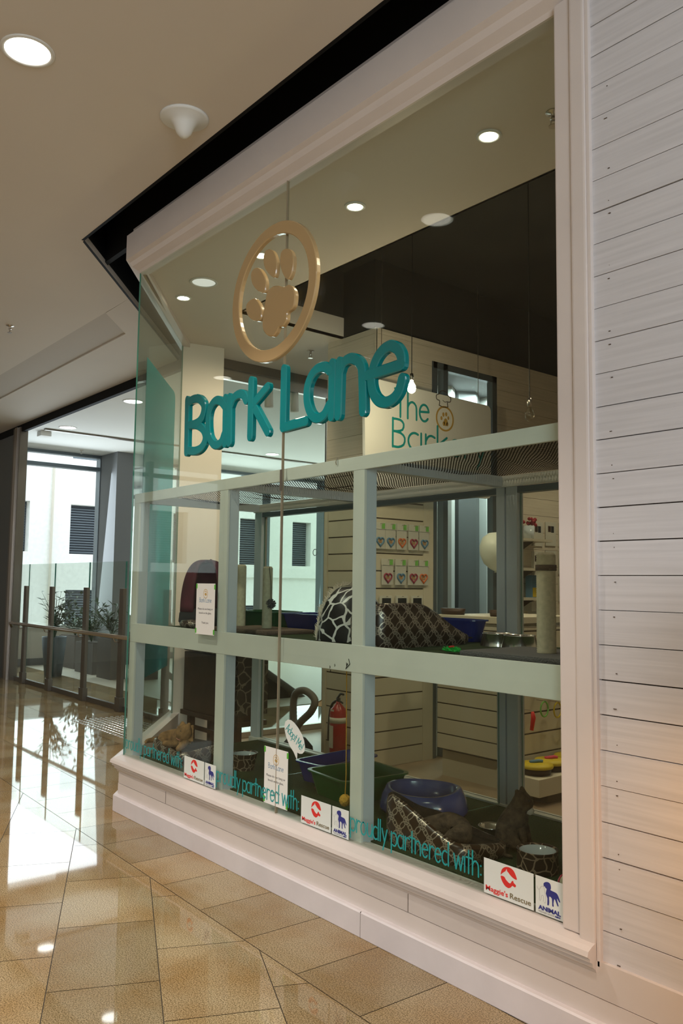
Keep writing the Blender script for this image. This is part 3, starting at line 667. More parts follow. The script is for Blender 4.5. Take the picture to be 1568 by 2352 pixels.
# ================================================================== HALL THINGS
c = (-3.71, -.515, Zc)
bm = NB(); lathe(bm, [(.125, 0), (.125, -.008), (.115, -.014), (.07, -.024), (.052, -.05), (.038, -.085), (.02, -.105), (0, -.11)], c, 36); tag(obj('ceiling_cone', bm, 'ceil2', smooth=True), 'cream cone shaped fitting on the hall ceiling above the shop', 'ceiling fitting')
def sprinkler(p, label):
    t = thing('sprinkler_head', label, 'sprinkler', p)
    bm = NB(); lathe(bm, [(.035, 0), (.035, -.004), (.012, -.008), (.010, -.03), (.016, -.035), (0, -.035)], p, 16); obj('rose', bm, 'steel', t, True)
    bm = NB(); tube(bm, [(p[0]-.012, p[1], p[2]-.034), (p[0]-.014, p[1], p[2]-.055), (p[0], p[1], p[2]-.065), (p[0]+.014, p[1], p[2]-.055), (p[0]+.012, p[1], p[2]-.034)], .003, 6); lathe(bm, [(.022, -.066), (.022, -.07), (0, -.07)], p, 14); obj('deflector', bm, 'steel', t)
sprinkler((-7.94, -.04, Zc), 'small sprinkler head in the hall ceiling at the left edge')
q = P(1270, 258, z=Zs); sprinkler(q, 'sprinkler head in the shop ceiling beside the right trim')
q = P(713, 806, z=Zs); sprinkler((q.x, q.y, Zs), 'sprinkler head in the shop ceiling right of the gold ring')
q = P(187, 1034, z=3.86); sprinkler(q, 'sprinkler head in the atrium ceiling above the tall window')
q = P(107, 992, z=3.86); bm = NB(); box(bm, q.x-.09, q.x+.09, q.y-.12, q.y+.05, 3.78, 3.86, bev=.01); tag(obj('ceiling_sensor', bm, 'ceil2'), 'small white sensor box at the edge of the atrium ceiling', 'sensor')
def tspot(px, py, lab):
    q = P(px, py, x=-6.99); t = thing('track_spotlight', lab, 'spotlight', (q.x, q.y, 3.60))
    bm = NB(); tube(bm, [(q.x, q.y, 3.60), (q.x, q.y, 3.50)], .012, 8); obj('stem', bm, 'steel', t)
    bm = NB(); tube(bm, [(q.x, q.y, 3.52), (q.x+.03, q.y-.01, 3.30)], .045, 18); obj('lamp_body', bm, 'white', t, True)
tspot(676, 848, 'white cylinder spotlight hanging from the track left of the big letter a')
tspot(617, 862, 'cylinder spotlight on the track behind the letter k')

# balustrade in front of the balcony
bal = thing('balustrade', 'glass balustrade with bronze posts and a steel handrail', 'balustrade', (-11, 1.8, 0))
for k, x in enumerate((-12.50, -11.46, -10.27, -9.2, -8.1)):
    bm = NB(); box(bm, x-.055, x+.055, 1.755, 1.80, 0, 1.42, bev=.01); box(bm, x-.065, x+.065, 1.745, 1.81, 0, .16, bev=.004); post_ = obj('post', bm, 'bronze', bal)
    bm = NB(); tube(bm, [(x+.0, 1.76, .80), (x, 1.70, .80), (x, 1.68, .84)], .008, 6); obj('bracket', bm, 'steel', post_)
for a_, b__ in ((-12.95, -12.5), (-12.49, -11.47), (-11.45, -10.28), (-10.26, -9.21), (-9.19, -8.1)): pane('glass_panel', (a_, 1.81), (b__, 1.81), .06, 1.74, .012, 'glass', parent=bal)
bm = NB(); tube(bm, [(-12.82, 1.70, .80), (-12.82, 1.67, .862), (-12.75, 1.67, .865), (-8.0, 1.67, .865)], .024, 14); obj('handrail', bm, 'steel', bal, True)
bm = NB(); box(bm, -12.95, -8.0, 1.79, 1.83, 0, .06); obj('base_rail', bm, 'bronze', bal)
bm = NB()
for i in range(31):
    for j in range(10):
        x, y = -8.85+i*.062, 1.10+j*.062; lathe(bm, [(.0175, .0005), (.0165, .004), (.012, .006), (0, .006)], (x, y, 0), 8)
o = obj('tactile_paving', bm, 'chrome', smooth=False); tag(o, 'patch of shiny round tactile studs on the floor before the balustrade', 'tactile paving'); o['kind'] = 'stuff'
# planters on the balcony
def leafplant(t, c, h, n, spread, seed, m='leaf', size=.11):
    rnd = random.Random(seed); bm = NB()
    for k in range(n):
        a_ = rnd.uniform(0, 2*pi); l = rnd.uniform(.4, 1)*h; s = rnd.uniform(.2, 1)*spread
        pts = [Vector((c[0], c[1], c[2])) + Vector((cos(a_)*s*u*u, sin(a_)*s*u*u, l*u)) for u in (0, .4, .75, 1)]
        tube(bm, pts, [.006, .005, .004, .002], 5, cap=False)
        for q in range(5):
            u = .35+.16*q; o_ = Vector((c[0]+cos(a_)*s*u*u, c[1]+sin(a_)*s*u*u, c[2]+l*u)); d = Vector((cos(a_+rnd.uniform(-1.6, 1.6)), sin(a_+rnd.uniform(-1.6, 1.6)), rnd.uniform(.0, .8))).normalized()
            sd = d.cross(Vector((0, 0, 1))).normalized()*size*.22; tip = o_+d*size*rnd.uniform(.8, 1.5); mid = (o_+tip)/2+Vector((0, 0, .012))
            v = [bm.verts.new(x) for x in (o_, mid+sd, tip, mid-sd)]; bm.faces.new(v)
    return obj('foliage', bm, m, t)
def planter(name, x0, x1, y0, y1, h, m, label, fh, n, seed, grp=None):
    cx, cy = (x0+x1)/2, (y0+y1)/2; t = thing(name, label, 'planter', (cx, cy, 0), 0, grp); bm = NB()
    prism(bm, [(x0, y0), (x1, y0), (x1, y1), (x0, y1)], 'z', 0, h); box(bm, x0+.02, x1-.02, y0+.02, y1-.02, h-.01, h+.01, mi=1); obj('pot', bm, [m, 'litter'], t)
    leafplant(t, (cx, cy, h), fh, n, .45, seed)
t = thing('potted_plant', 'tall slate blue round pot with a dark bushy plant', 'planter', (-13.1, 2.45, 0))
bm = NB(); lathe(bm, [(.13, 0), (.19, .62), (.17, .62), (.16, .58), (0, .58)], (-13.1, 2.45, 0), 24); obj('pot', bm, 'potblue', t, True); leafplant(t, (-13.1, 2.45, .58), .75, 26, .4, 2)
planter('box_planter', -13.6, -12.9, 3.0, 3.25, .50, 'potgrey', 'dark grey box planter between the second and third balustrade posts', .62, 24, 4)
planter('box_planter', -12.6, -12.1, 2.95, 3.2, .62, 'potgrey', 'dark grey square planter right of the third balustrade post', .55, 20, 6)
planter('box_planter', -12.3, -11.8, 3.35, 3.6, .66, 'potgrey', 'dark grey square planter next to the last post by the shop corner', .6, 18, 9)
planter('box_planter', -14.6, -13.9, 3.1, 3.4, .55, 'potgrey', 'dark grey planter furthest away by the window wall', .5, 20, 11)
t = thing('broad_leaf_plant', 'plant with long pale green blades leaning in front of the grey column', 'plant', (-11.95, 3.45, .66))
bm = NB()
for a_, l in ((2.6, .55), (3.6, .45), (1.2, .5), (.2, .35), (5, .4)):
    d = Vector((cos(a_)*.7, sin(a_)*.7, .75)).normalized(); o_ = Vector((-11.95, 3.45, .68)); sd = Vector((-sin(a_), cos(a_), 0))*.05
    ps = [(o_+d*l*u, w) for u, w in ((0, .2), (.4, 1), (.8, .8), (1, .05))]; vv = [(bm.verts.new(p_+sd*w), bm.verts.new(p_-sd*w)) for p_, w in ps]
    for i in range(3): bm.faces.new((vv[i][0], vv[i+1][0], vv[i+1][1], vv[i][1]))
obj('blades', bm, 'leafl', t)
# escalator beyond the side glazing
t = thing('escalator', 'escalator with sloping dark handrails and glass sides beyond the shop glazing', 'escalator', (-9.4, 6, 0))
ea, eb = P(612, 1545, x=-9.0), P(745, 1640, x=-9.0); sl = (eb.z-ea.z)/(eb.y-ea.y)
for k, x in enumerate((-9.0, -10.0)):
    ez = lambda y: ea.z+(y-ea.y)*sl
    bm = NB(); tube(bm, [(x, ea.y-.9, ez(ea.y-.9)), (x, ea.y+3, ez(ea.y+3))], .045, 10); obj('handrail', bm, 'potgrey', t, True)
    bm = NB(); tube(bm, [(x, ea.y-.9, ez(ea.y-.9)-.62), (x, ea.y+2, ez(ea.y+2)-.62)], .04, 10); obj('lower_rail', bm, 'potgrey', t, True)
    bm = NB(); prism(bm, [(ea.y-.9, ez(ea.y-.9)-.6), (ea.y-.9, ez(ea.y-.9)), (ea.y+3, ez(ea.y+3)), (ea.y+3, ez(ea.y+3)-.6)], 'x', x-.006, x+.006); obj('glass_side', bm, 'glassi', t)

# ================================================================== SIGN ON THE GLASS
z6 = lambda x, y: P(380+x/2.6133, 460+y/2.6133, y=-.02)
def stroke6(pts): return [(z6(*p).x, z6(*p).z) for p in pts]
sg = thing('shop_sign', 'teal raised shop name lettering fixed across the glass', 'sign', (-3.4, 0, 2.2))
LET = [('B', [[(133, 1200), (127, 1512)], [(135, 1215), (165, 1195), (200, 1192), (227, 1222), (230, 1262), (215, 1308), (185, 1338), (140, 1352)], [(140, 1350), (185, 1348), (222, 1372), (238, 1412), (232, 1455), (208, 1490), (170, 1506), (130, 1500)]]),
 ('a', [[(356, 1235), (330, 1205), (298, 1205), (270, 1245), (257, 1310), (260, 1400), (277, 1450), (305, 1470), (335, 1450), (352, 1405)], [(361, 1190), (357, 1458)]]),
 ('r', [[(388, 1185), (383, 1452)], [(388, 1240), (408, 1190), (438, 1165), (468, 1168), (484, 1200)]]),
 ('k', [[(516, 1085), (508, 1418)], [(612, 1120), (522, 1228)], [(526, 1228), (612, 1390)]]),
 ('L', [[(713, 1015), (706, 1362)], [(708, 1364), (842, 1326)]]),
 ('a', [[(985, 1020), (955, 1000), (912, 1012), (876, 1055), (853, 1120), (850, 1200), (866, 1265), (893, 1303), (928, 1306), (958, 1280), (982, 1230)], [(1002, 982), (996, 1295)]]),
 ('n', [[(1046, 972), (1036, 1290)], [(1046, 1030), (1065, 980), (1100, 952), (1140, 955), (1170, 988), (1180, 1045), (1185, 1265)]]),
 ('e', [[(1214, 1052), (1415, 986)], [(1415, 986), (1412, 930), (1385, 886), (1343, 874), (1297, 905), (1262, 960), (1240, 1030), (1235, 1100), (1250, 1165), (1280, 1203), (1322, 1213), (1367, 1190), (1402, 1140), (1420, 1072)]])]
for ch, st in LET:
    bm = NB()
    for i_, s_ in enumerate(st): ribbon(bm, stroke6(s_), .054, .026-.0007*i_, .0, n=6, curve=len(s_) > 2)
    obj('letter_' + {'B': 'b', 'L': 'l'}.get(ch, ch), bm, 'teal', sg)
pw = thing('paw_emblem', 'round gold paw print emblem in a ring fixed to the upper glass', 'sign', (-3.56, 0, 3.06))
rc, ra, rb, wr = (-3.60, 3.058), .395, .378, .068
bm = NB(); ribbon(bm, [(rc[0]+(ra-wr/2)*cos(2*pi*i/64), rc[1]+(rb-wr/2)*sin(2*pi*i/64)) for i in range(64)], wr, .024, 0, closed=True, curve=False); obj('ring', bm, 'gold', pw)
def blob(name, pts, parent, m, d=.024, n=8, conv=stroke6, y=0, basis=None):
    p = conv(pts) if conv else pts
    q = smooth_path([(a_, b_, 0) for a_, b_ in p], n, True); cx = sum(v.x for v in q)/len(q); cz = sum(v.y for v in q)/len(q); bm = NB(); rings = []
    for dy, sc in ((0, 1), (d*.75, 1), (d, .955)):
        rings.append([bm.verts.new(basis(cx+(v.x-cx)*sc, cz+(v.y-cz)*sc, dy) if basis else (cx+(v.x-cx)*sc, y-dy, cz+(v.y-cz)*sc)) for v in q])
    for i in range(2):
        for k in range(len(q)): bm.faces.new((rings[i][k], rings[i][(k+1) % len(q)], rings[i+1][(k+1) % len(q)], rings[i+1][k]))
    bm.faces.new(rings[2]); bm.faces.new(rings[0][::-1]); return obj(name, bm, m, parent)
blob('paw_pad', [(640, 518), (675, 512), (705, 520), (738, 507), (765, 525), (779, 562), (775, 622), (760, 652), (733, 675), (728, 720), (705, 755), (680, 764), (665, 795), (640, 818), (605, 806), (583, 770), (585, 700), (597, 620), (612, 550)], pw, 'gold')
for q in ([(525, 590), (550, 600), (575, 648), (577, 700), (558, 725), (520, 718), (490, 680), (488, 625)], [(540, 405), (570, 415), (598, 465), (603, 520), (592, 555), (555, 545), (522, 500), (516, 440)],
          [(618, 293), (648, 310), (668, 370), (664, 440), (648, 464), (615, 435), (592, 385), (594, 318)], [(720, 290), (748, 298), (768, 345), (762, 425), (738, 475), (712, 455), (690, 385), (695, 315)]): blob('toe_pad', q, pw, 'gold')

# decals along the foot of the glass
for k, (x0, w_) in enumerate(((-2.925, .775), (-4.08, .775), (-5.235, .775))):
    t = thing('window_lettering', ('teal lettering low on the right pane reading proudly partnered with', 'teal lettering low on the glass crossing the pane joint, reading proudly partnered with', 'teal lettering low on the left end of the glass, reading proudly partnered with')[k], 'lettering', (x0, 0, .42))
    bm = NB(); lettering(bm, 'proudly partnered with:', x0, .0, .088, .0068, .0008, -.0014, width=w_); bm.transform(Matrix.Translation((0, 0, .405))); obj('words', bm, 'tealv', t)
    # red and khaki rescue sticker
    X = (-2.142, -3.290, -4.441)[k]; t = thing('rescue_sticker', ('white sticker with a red cat and dog roundel, nearest the right trim', 'white sticker with a red cat and dog roundel, middle of the three along the glass', 'white sticker with a red cat and dog roundel, furthest left')[k], 'sticker', (X, 0, .36))
    bm = NB(); box(bm, X, X+.229, -.0015, 0, .358, .484, bev=.0006); obj('backing', bm, 'sticker', t)
    cx, cz, s = X+.117, .441, .001
    up_ = [(-36, 2), (-30, 22), (-14, 34), (6, 37), (24, 30), (36, 12), (38, 3), (26, 3), (10, 10), (0, 18), (-6, 22), (-8, 30), (-14, 20), (-22, 14), (-30, 8)]
    dn_ = [(-36, -3), (-20, -2), (-12, -10), (2, -18), (10, -17), (16, -8), (22, -6), (24, -12), (34, -18), (30, -26), (18, -24), (10, -32), (-2, -37), (-18, -32), (-31, -18)]
    for q in (up_, dn_): blob('roundel', [(cx+a_*s, cz+b_*s) for a_, b_ in q], t, 'red', .0006, 3, None, -.0015)
    text('words_red', "Maggie's", .104, .025, (X+.010, -.0016, .364), 'red', t, .008)
    text('words_khaki', "Rescue", .094, .019, (X+.124, -.0016, .370), 'khaki', t, .006)
    # blue animal welfare sticker
    X2 = X+.238; t = thing('welfare_sticker', ('sticker with a blue dog above ANIMAL in the bottom right corner of the glass', 'sticker with a blue dog above ANIMAL beside the wide white post', 'sticker with a blue dog above ANIMAL, furthest left')[k], 'sticker', (X2, 0, .36))
    bm = NB(); box(bm, X2, X2+.118, -.0015, 0, .358, .484, bev=.0006); obj('backing', bm, 'sticker', t)
    dog = [(44, 113), (56, 115), (64, 110), (66, 98), (63, 92), (70, 90), (88, 88), (96, 80), (104, 62), (100, 62), (92, 72), (92, 62), (97, 48), (93, 46), (86, 60), (80, 66), (76, 50), (77, 40), (71, 40), (70, 64), (58, 68), (58, 50), (56, 38), (50, 38), (51, 60), (44, 74), (48, 90), (42, 94), (38, 100), (36, 96), (35, 106)]
    blob('dog', [(X2+a_*s, .358+b_*s) for a_, b_ in dog], t, 'navy', .0006, 2, None, -.0015)
    bm = NB()
    for q in ([(34, 96), (38, 88), (40, 74), (44, 60), (42, 42), (37, 42)], [(34, 96), (24, 92), (16, 80), (8, 84), (6, 90)], [(16, 80), (18, 62), (16, 46), (22, 46), (26, 62), (34, 62), (33, 44)]): ribbon(bm, [(X2+a_*s, .358+b_*s) for a_, b_ in q], .0012, .0005, -.0015, n=3)
    obj('outline_cat', bm, 'greyink', t)
    text('word_animal', 'ANIMAL', .094, .015, (X2+.012, -.0016, .372), 'navy', t, .035)
    text('word_welfare', 'WELFARE LEAGUE', .068, .0055, (X2+.012, -.0016, .3635), 'greyink', t)
    text('word_state', 'NSW', .022, .0062, (X2+.083, -.0016, .3632), 'navy', t, .02)
def notice(x0, x1, z0, z1, label, y=-.0001):
    t = thing('paper_notice', label, 'notice', (x0, y, z0)); w, h = x1-x0, z1-z0
    bm = NB(); box(bm, x0, x1, y-.0006, y, z0, z1); t_ = t; t = obj('sheet', bm, 'paper', t_)
    cx = (x0+x1)/2; bm = NB(); ribbon(bm, [(cx+.024*cos(2*pi*i/24), z0+h*.80+.026*sin(2*pi*i/24)) for i in range(24)], .003, .0004, y-.0006, closed=True, curve=False)
    ribbon(bm, [(cx-.004, z0+h*.79), (cx+.006, z0+h*.785)], .014, .0004, y-.0006, curve=False)
    for a_ in (130, 95, 60, 25): ribbon(bm, [(cx+.013*cos(radians(a_)), z0+h*.80+.013*sin(radians(a_))), (cx+.015*cos(radians(a_)), z0+h*.80+.016*sin(radians(a_)))], .005, .0004, y-.0006, curve=False)
    obj('printed_logo', bm, 'goldv', t)
    bm = NB(); lettering(bm, 'Bark Lane', x0+w*.17, 0, .026, .0024, .0004, y-.0006, width=w*.66); bm.transform(Matrix.Translation((0, 0, z0+h*.63))); obj('printed_name', bm, 'blueink', t)
    text('printed_line', 'Please do not bang or', w*.8, .015, (x0+w*.1, y-.0006, z0+h*.47), 'ink', t, depth=.0003)
    text('printed_line', 'knock on the glass.', w*.66, .015, (x0+w*.17, y-.0006, z0+h*.39), 'ink', t, depth=.0003)
    text('printed_line', 'Thank you', w*.36, .015, (x0+w*.32, y-.0006, z0+h*.20), 'ink', t, depth=.0003)
    for a_, b_ in ((x0-.004, z1-.03), (x1-.010, z1-.034), (x0-.004, z0+.006), (x1-.012, z0+.004)):
        bm = NB(); box(bm, a_, a_+.014, y-.0012, y-.0002, b_, b_+.028); obj('tape', bm, 'tape', t_)
notice(-4.353, -4.142, 1.20, 1.495, 'white paper notice taped to the glass level with the upper enclosure floor')
notice(-3.610, -3.405, .386, .669, 'white paper notice taped low on the glass over the pane joint')
sb = thing('speech_bubble', 'white speech bubble sticker reading Adopt Me', 'sticker', (-3.35, 0, .6))
zz = lambda x, y: P(620+x/6.533, 1550+y/6.533, y=-.002)
bub = [(zz(*q).x, zz(*q).z) for q in [(215, 760), (230, 700), (265, 670), (310, 680), (360, 720), (420, 800), (470, 890), (505, 980), (520, 1080), (512, 1150), (480, 1185), (440, 1185), (405, 1165), (400, 1275), (352, 1160), (290, 1060), (240, 930), (220, 840)]]
bm = NB(); prism(bm, bub, 'y', -.0016, 0); obj('backing', bm, 'sticker', sb)
a0, a1 = zz(245, 790), zz(480, 1120); ang = math.atan2(a1.z-a0.z, a1.x-a0.x); LL = hypot(a1.x-a0.x, a1.z-a0.z)
bas = lambda u, v, dy: Vector((a0.x+u*cos(ang)-v*sin(ang), -.0016-dy, a0.z+u*sin(ang)+v*cos(ang)))
bm = NB(); lettering(bm, 'Adopt Me!', .0, -.012, .042, .004, .0005, 0, width=LL, basis=bas); obj('words', bm, 'tealv', sb)
bm = NB(); box(bm, -3.507, -3.504, -.0026, .013, .35, 3.655); struct('trim_7', bm, mat('joint_seal', (.30, .24, .16), .35), label='thin seal in the joint between the two panes')
bm = NB(); box(bm, -3.515, -3.497, -.006, -.001, 1.98, 2.09, bev=.001); struct('trim_8', bm, 'bronze', label='small clip on the pane joint')

# ================================================================== CAT ENCLOSURE
FL, FU = .35, 1.20
en = thing('cat_enclosure', 'two storey white timber cat enclosure with net roof behind the shop glass', 'enclosure', (-3.4, .6, .25))
def bar(name, x0, x1, y0, y1, z0, z1, m='frame', bev=.003):
    bm = NB(); box(bm, x0, x1, y0, y1, z0, z1, bev=bev); return obj(name, bm, m, en)
for x0, x1 in ((-5.29, -5.215), (-4.165, -4.078), (-2.965, -2.885), (-1.74, -1.65)): bar('post', x0, x1, .03, .045, .255, 2.098); bar('post_return', x0+.006, x1-.003, .045, .11, .255, 2.09, 'frame2')
for z0, z1 in ((2.034, 2.099), (1.098, 1.222)): bar('front_beam', -5.285, -1.655, .028, .046, z0, z1)
bar('front_beam', -5.28, -1.66, .05, .09, .255, .345)
for x0, x1 in ((-5.33, -5.24), (-4.16, -4.085), (-2.955, -2.898), (-2.888, -2.815), (-1.74, -1.66)): bar('back_post', x0, x1, 1.045, 1.10, .255, 2.09, 'frame2')
for z0, z1 in ((2.035, 2.095), (.255, .36)): bar('back_beam', -5.33, -1.66, 1.03, 1.042 if z0 > 1 else 1.03+.07, z0, z1)
bar('back_beam', -5.33, -1.66, 1.05, 1.10, 2.0, 2.036, 'dframe')
for x0, x1 in ((-5.30, -5.25), (-4.15, -4.10), (-2.955, -2.90), (-1.70, -1.66)): bar('cross_beam', x0, x1, .112, 1.03, 2.038, 2.094, 'frame2')
bar('floor_panel', -5.28, -1.66, .05, 1.10, 1.10, 1.19); bar('floor_panel', -5.28, -1.66, .11, 1.03, .26, .335)
for x0, x1 in ((-5.235, -4.165), (-4.08, -2.96), (-2.81, -1.745)):
    for z0, z1 in ((.36, 1.10), (1.20, 2.0)): pane('back_pane', (x0, 1.075), (x1, 1.075), z0, z1, .008, 'glassi', parent=en)
for x in (-4.125, -2.93):
    for z0, z1 in ((.36, 1.10), (1.20, 2.036)) if x < -4 else ((.36, 1.10),): pane('divider_pane', (x, .115), (x, 1.03), z0, z1, .006, 'glassi', parent=en)
for x, z in ((-4.6, 1.72), (-3.1, 1.0), (-2.2, .98), (-3.45, 1.0)):
    bm = NB(); R_ = .022; tube(bm, [(x+R_*cos(2*pi*i/20), 1.068, z+R_*sin(2*pi*i/20)) for i in range(21)], .0025, 6); obj('finger_hole', bm, 'dframe', en)
# net roof
bm = NB(); nx, ny = 110, 34; G = []
rnd = random.Random(4)
for i in range(nx+1):
    x = -5.28+i*(3.6/nx); row = []
    for j in range(ny+1):
        y = .05+j*(1.0/ny); span = abs(sin(pi*((x+5.28)/1.18))); s_ = sin(pi*j/ny)
        z = 2.10-.035*s_*(.5+.5*span)-.012*s_*sin(x*9+y*5)-.008*s_*sin(x*31+y*13)
        row.append(bm.verts.new((x, y, z)))
    G.append(row)
for i in range(nx):
    for j in range(ny): bm.faces.new((G[i][j], G[i+1][j], G[i+1][j+1], G[i][j+1]))
obj('net_roof', bm, 'net', en, True)
bm = NB(); box(bm, -5.21, -1.66, .047, 1.04, 1.19, FU); tag(obj('artificial_turf', bm, 'turf'), 'green artificial grass on the upper enclosure floor', 'artificial grass', None)
bm = NB(); box(bm, -5.21, -1.66, .092, 1.04, .335, FL); tag(obj('artificial_turf', bm, 'turf'), 'green artificial grass on the lower enclosure floor', 'artificial grass', None)

# ------------------------------------------------------------------ beds and trays
def wall_bed(name, label, a, b_, depth, hs, m, wall=.045, z=FU, cat='pet bed', base=.05, hold=0):
    """soft walled bed. a-b = near wall foot (xy), depth goes away to the left of a->b; hs = wall heights at a, b, far b, far a"""
    a, b_ = Vector(a), Vector(b_); d = (b_-a).normalized(); n = Vector((-d.y, d.x)); L_ = (b_-a).length
    t = thing(name, label, cat, (*(a+(b_-a)/2+n*depth/2), z)); N_ = 60; bm = NB(); uv = bm.loops.layers.uv.new('UVMap'); rad = min(.09, depth*.3)
    # rounded rectangle loop
    def loop(ins):
        pts = []; r = max(rad-ins, .01)
        for (cx_, cy_, a0) in ((L_-ins-r, ins+r, -90), (L_-ins-r, depth-ins-r, 0), (ins+r, depth-ins-r, 90), (ins+r, ins+r, 180)):
            for k in range(9): pts.append((cx_+r*cos(radians(a0+k*11.25)), cy_+r*sin(radians(a0+k*11.25))))
        # densify
        out = []
        for i in range(len(pts)):
            p, q = Vector(pts[i]), Vector(pts[(i+1) % len(pts)]); n_ = 8 if (q-p).length > .06 else 1
            for k in range(n_): out.append(p+(q-p)*k/n_)
        return out
    def H(p):
        u, v = max(0, min(1, (p.x/L_-hold)/(1-hold))), max(0, min(1, p.y/depth)); s = lambda t_: t_*t_*(3-2*t_)
        return (hs[0]*(1-s(u))+hs[1]*s(u))*(1-s(v)) + (hs[3]*(1-s(u))+hs[2]*s(u))*s(v)
    prof = [(.012, 0, 0), (0, .25, 0), (0, .8, 0), (.008, .94, 0), (wall*.5, 1, 0), (wall-.008, .92, 1), (wall, .8, 1), (wall+.004, 0, 1)]
    rings = []
    for ins, hz, _ in prof:
        lp = loop(ins); rings.append([(p, a+d*p.x+n*p.y, H(p)) for p in lp])
    k0 = min(len(r) for r in rings); V_ = []
    for (ins, hz, _), r in zip(prof, rings):
        V_.append([bm.verts.new((q[1].x, q[1].y, z+(q[2]*hz if hz else .0)+(base if (_ and hz == 0) else 0))) for q in r])
    per = [0]
    for i in range(1, len(rings[1])+1): per.append(per[-1]+(rings[1][i % len(rings[1])][1]-rings[1][i-1][1]).length)
    n_ = len(V_[0])
    for i in range(len(prof)-1):
        for k in range(n_):
            k2 = (k+1) % n_
            f = bm.faces.new((V_[i][k], V_[i][k2], V_[i+1][k2], V_[i+1][k])); f.material_index = 1 if i >= 4 else 0
            for lp_, (kk, pi_) in zip(f.loops, ((k, i), (k+1, i), (k+1, i+1), (k, i+1))): lp_[uv].uv = (per[kk], lp_.vert.co.z)
    obj('bolster', bm, m, t, True)
    bm = NB(); q = loop(wall*.8); v = [bm.verts.new((*(a+d*p.x+n*p.y), z+base)) for p in q]; v2 = [bm.verts.new((*(a+d*p.x+n*p.y), z+.003)) for p in q]
    bm.faces.new(v); bm.faces.new(v2[::-1])
    for i in range(len(v)): bm.faces.new((v[i], v2[i], v2[(i+1) % len(v)], v[(i+1) % len(v)]))
    obj('cushion', bm, m[1], t, True); return t
p1, p2, p3 = P(848, 1492, z=FU), P(1000, 1487, z=FU), P(1075, 1466, z=FU)
wall_bed('pet_bed', 'tall brown swirl patterned pet bed on the upper floor beside the wide post', (-2.875, .13), (-2.935, .84), .24, (.215, .05, .05, .17), ['brown', 'brownin'], hold=.38)
wall_bed('pet_bed', 'large open brown pet bed with cream swirl pattern against the lower right glass', (-2.87, .12), (-2.36, .12), .33, (.225, .09, .055, .10), ['brown', 'brownin'], z=FL)
wall_bed('pet_bed', 'patterned brown pet bed holding the ginger cat at the lower left of the window', (-5.14, .115), (-4.72, .115), .34, (.13, .08, .11, .09), ['brown', 'brownin'], z=FL)
# tabby asleep inside the large bed
t = thing('cat', 'dark tabby cat curled asleep inside the large open bed', 'cat', (-2.60, .28, FL+.012))
cap_skin('body', 'tabby', t, [(None, [(-.12, .02, .055, .055), (-.05, .06, .07, .065), (.04, .06, .07, .06), (.10, .01, .06, .045), (.08, -.05, .055, .036), (.045, -.075, .05, .018)]), (0, [(-.15, -.04, .03, .02), (-.08, -.09, .02, .014), (0, -.10, .02, .01)]), (4, [(.10, -.06, .095, .012), (.103, -.062, .11, .003)]), (4, [(.07, -.035, .095, .012), (.068, -.033, .11, .003)])])
# kitten sitting
kt = P(1185, 1948, z=FL); t = thing('kitten', 'small tabby kitten with white chin sitting upright on the lower floor looking right', 'cat', (kt.x, kt.y, FL), radians(20))
cap_skin('body', 'tabby', t, [(None, [(-.045, 0, .055, .064), (-.03, 0, .10, .062), (-.005, 0, .145, .053), (.015, 0, .178, .042), (.028, 0, .205, .050), (.058, 0, .198, .034), (.078, 0, .190, .020)]),
   (4, [(.022, .028, .236, .020), (.014, .038, .262, .006)]), (4, [(.022, -.028, .236, .020), (.014, -.038, .262, .006)]),
   (2, [(.03, .028, .10, .022), (.045, .028, .05, .015), (.05, .028, .014, .012), (.066, .028, .009, .010)]), (2, [(.03, -.028, .10, .022), (.045, -.028, .05, .015), (.05, -.028, .014, .012), (.066, -.028, .009, .010)]),
   (0, [(-.01, .055, .045, .036), (.035, .062, .03, .022), (.045, .062, .012, .012), (.07, .062, .008, .009)]), (0, [(-.01, -.055, .045, .036), (.035, -.062, .03, .022), (.045, -.062, .012, .012), (.07, -.062, .008, .009)]),
   (0, [(-.08, -.03, .02, .018), (-.085, -.10, .014, .012), (-.03, -.15, .013, .010), (.04, -.16, .012, .006)])])
cc, ss = cos(radians(20)), sin(radians(20))
def loc2(x, y, z, base=kt): return (base.x+x*cc-y*ss, base.y+x*ss+y*cc, FL+z)
bm = NB(); lathe(bm, [(0, -.022), (.016, -.014), (.019, 0), (.012, .010), (0, .013)], loc2(.064, 0, .172), 14); obj('white_chin', bm, 'wfur', t, True)
bm = NB()
for s_ in (-1, 1): bmesh.ops.create_uvsphere(bm, u_segments=10, v_segments=8, radius=.006, matrix=Matrix.Translation(loc2(.066, s_*.021, .216)))
obj('eyes', bm, 'blackr', t, True)
# ginger cat lying in the left bed
g0 = Vector((-4.97, .25, FL+.06)); t = thing('cat', 'ginger tabby cat with a pink collar lying in the lower left bed', 'cat', g0, radians(5)); t.scale = (-1.1, 1.1, 1.15)
cap_skin('body', 'ginger', t, [(None, [(.14, .03, .05, .06), (.06, .03, .06, .062), (-.03, .0, .065, .058), (-.09, -.02, .088, .046), (-.125, -.045, .115, .050), (-.125, -.08, .108, .034), (-.125, -.102, .098, .020)]),
   (4, [(-.152, -.042, .146, .020), (-.162, -.040, .170, .006)]), (4, [(-.098, -.042, .146, .020), (-.088, -.040, .170, .006)]),
   (3, [(-.07, -.07, .045, .022), (-.04, -.115, .05, .018), (-.02, -.13, .05, .015)]), (3, [(-.14, -.07, .045, .022), (-.16, -.12, .03, .016)]), (0, [(.10, -.06, .035, .035), (.03, -.09, .03, .018)]), (0, [(.20, .0, .03, .02), (.22, -.08, .025, .014), (.16, -.13, .03, .009)])])
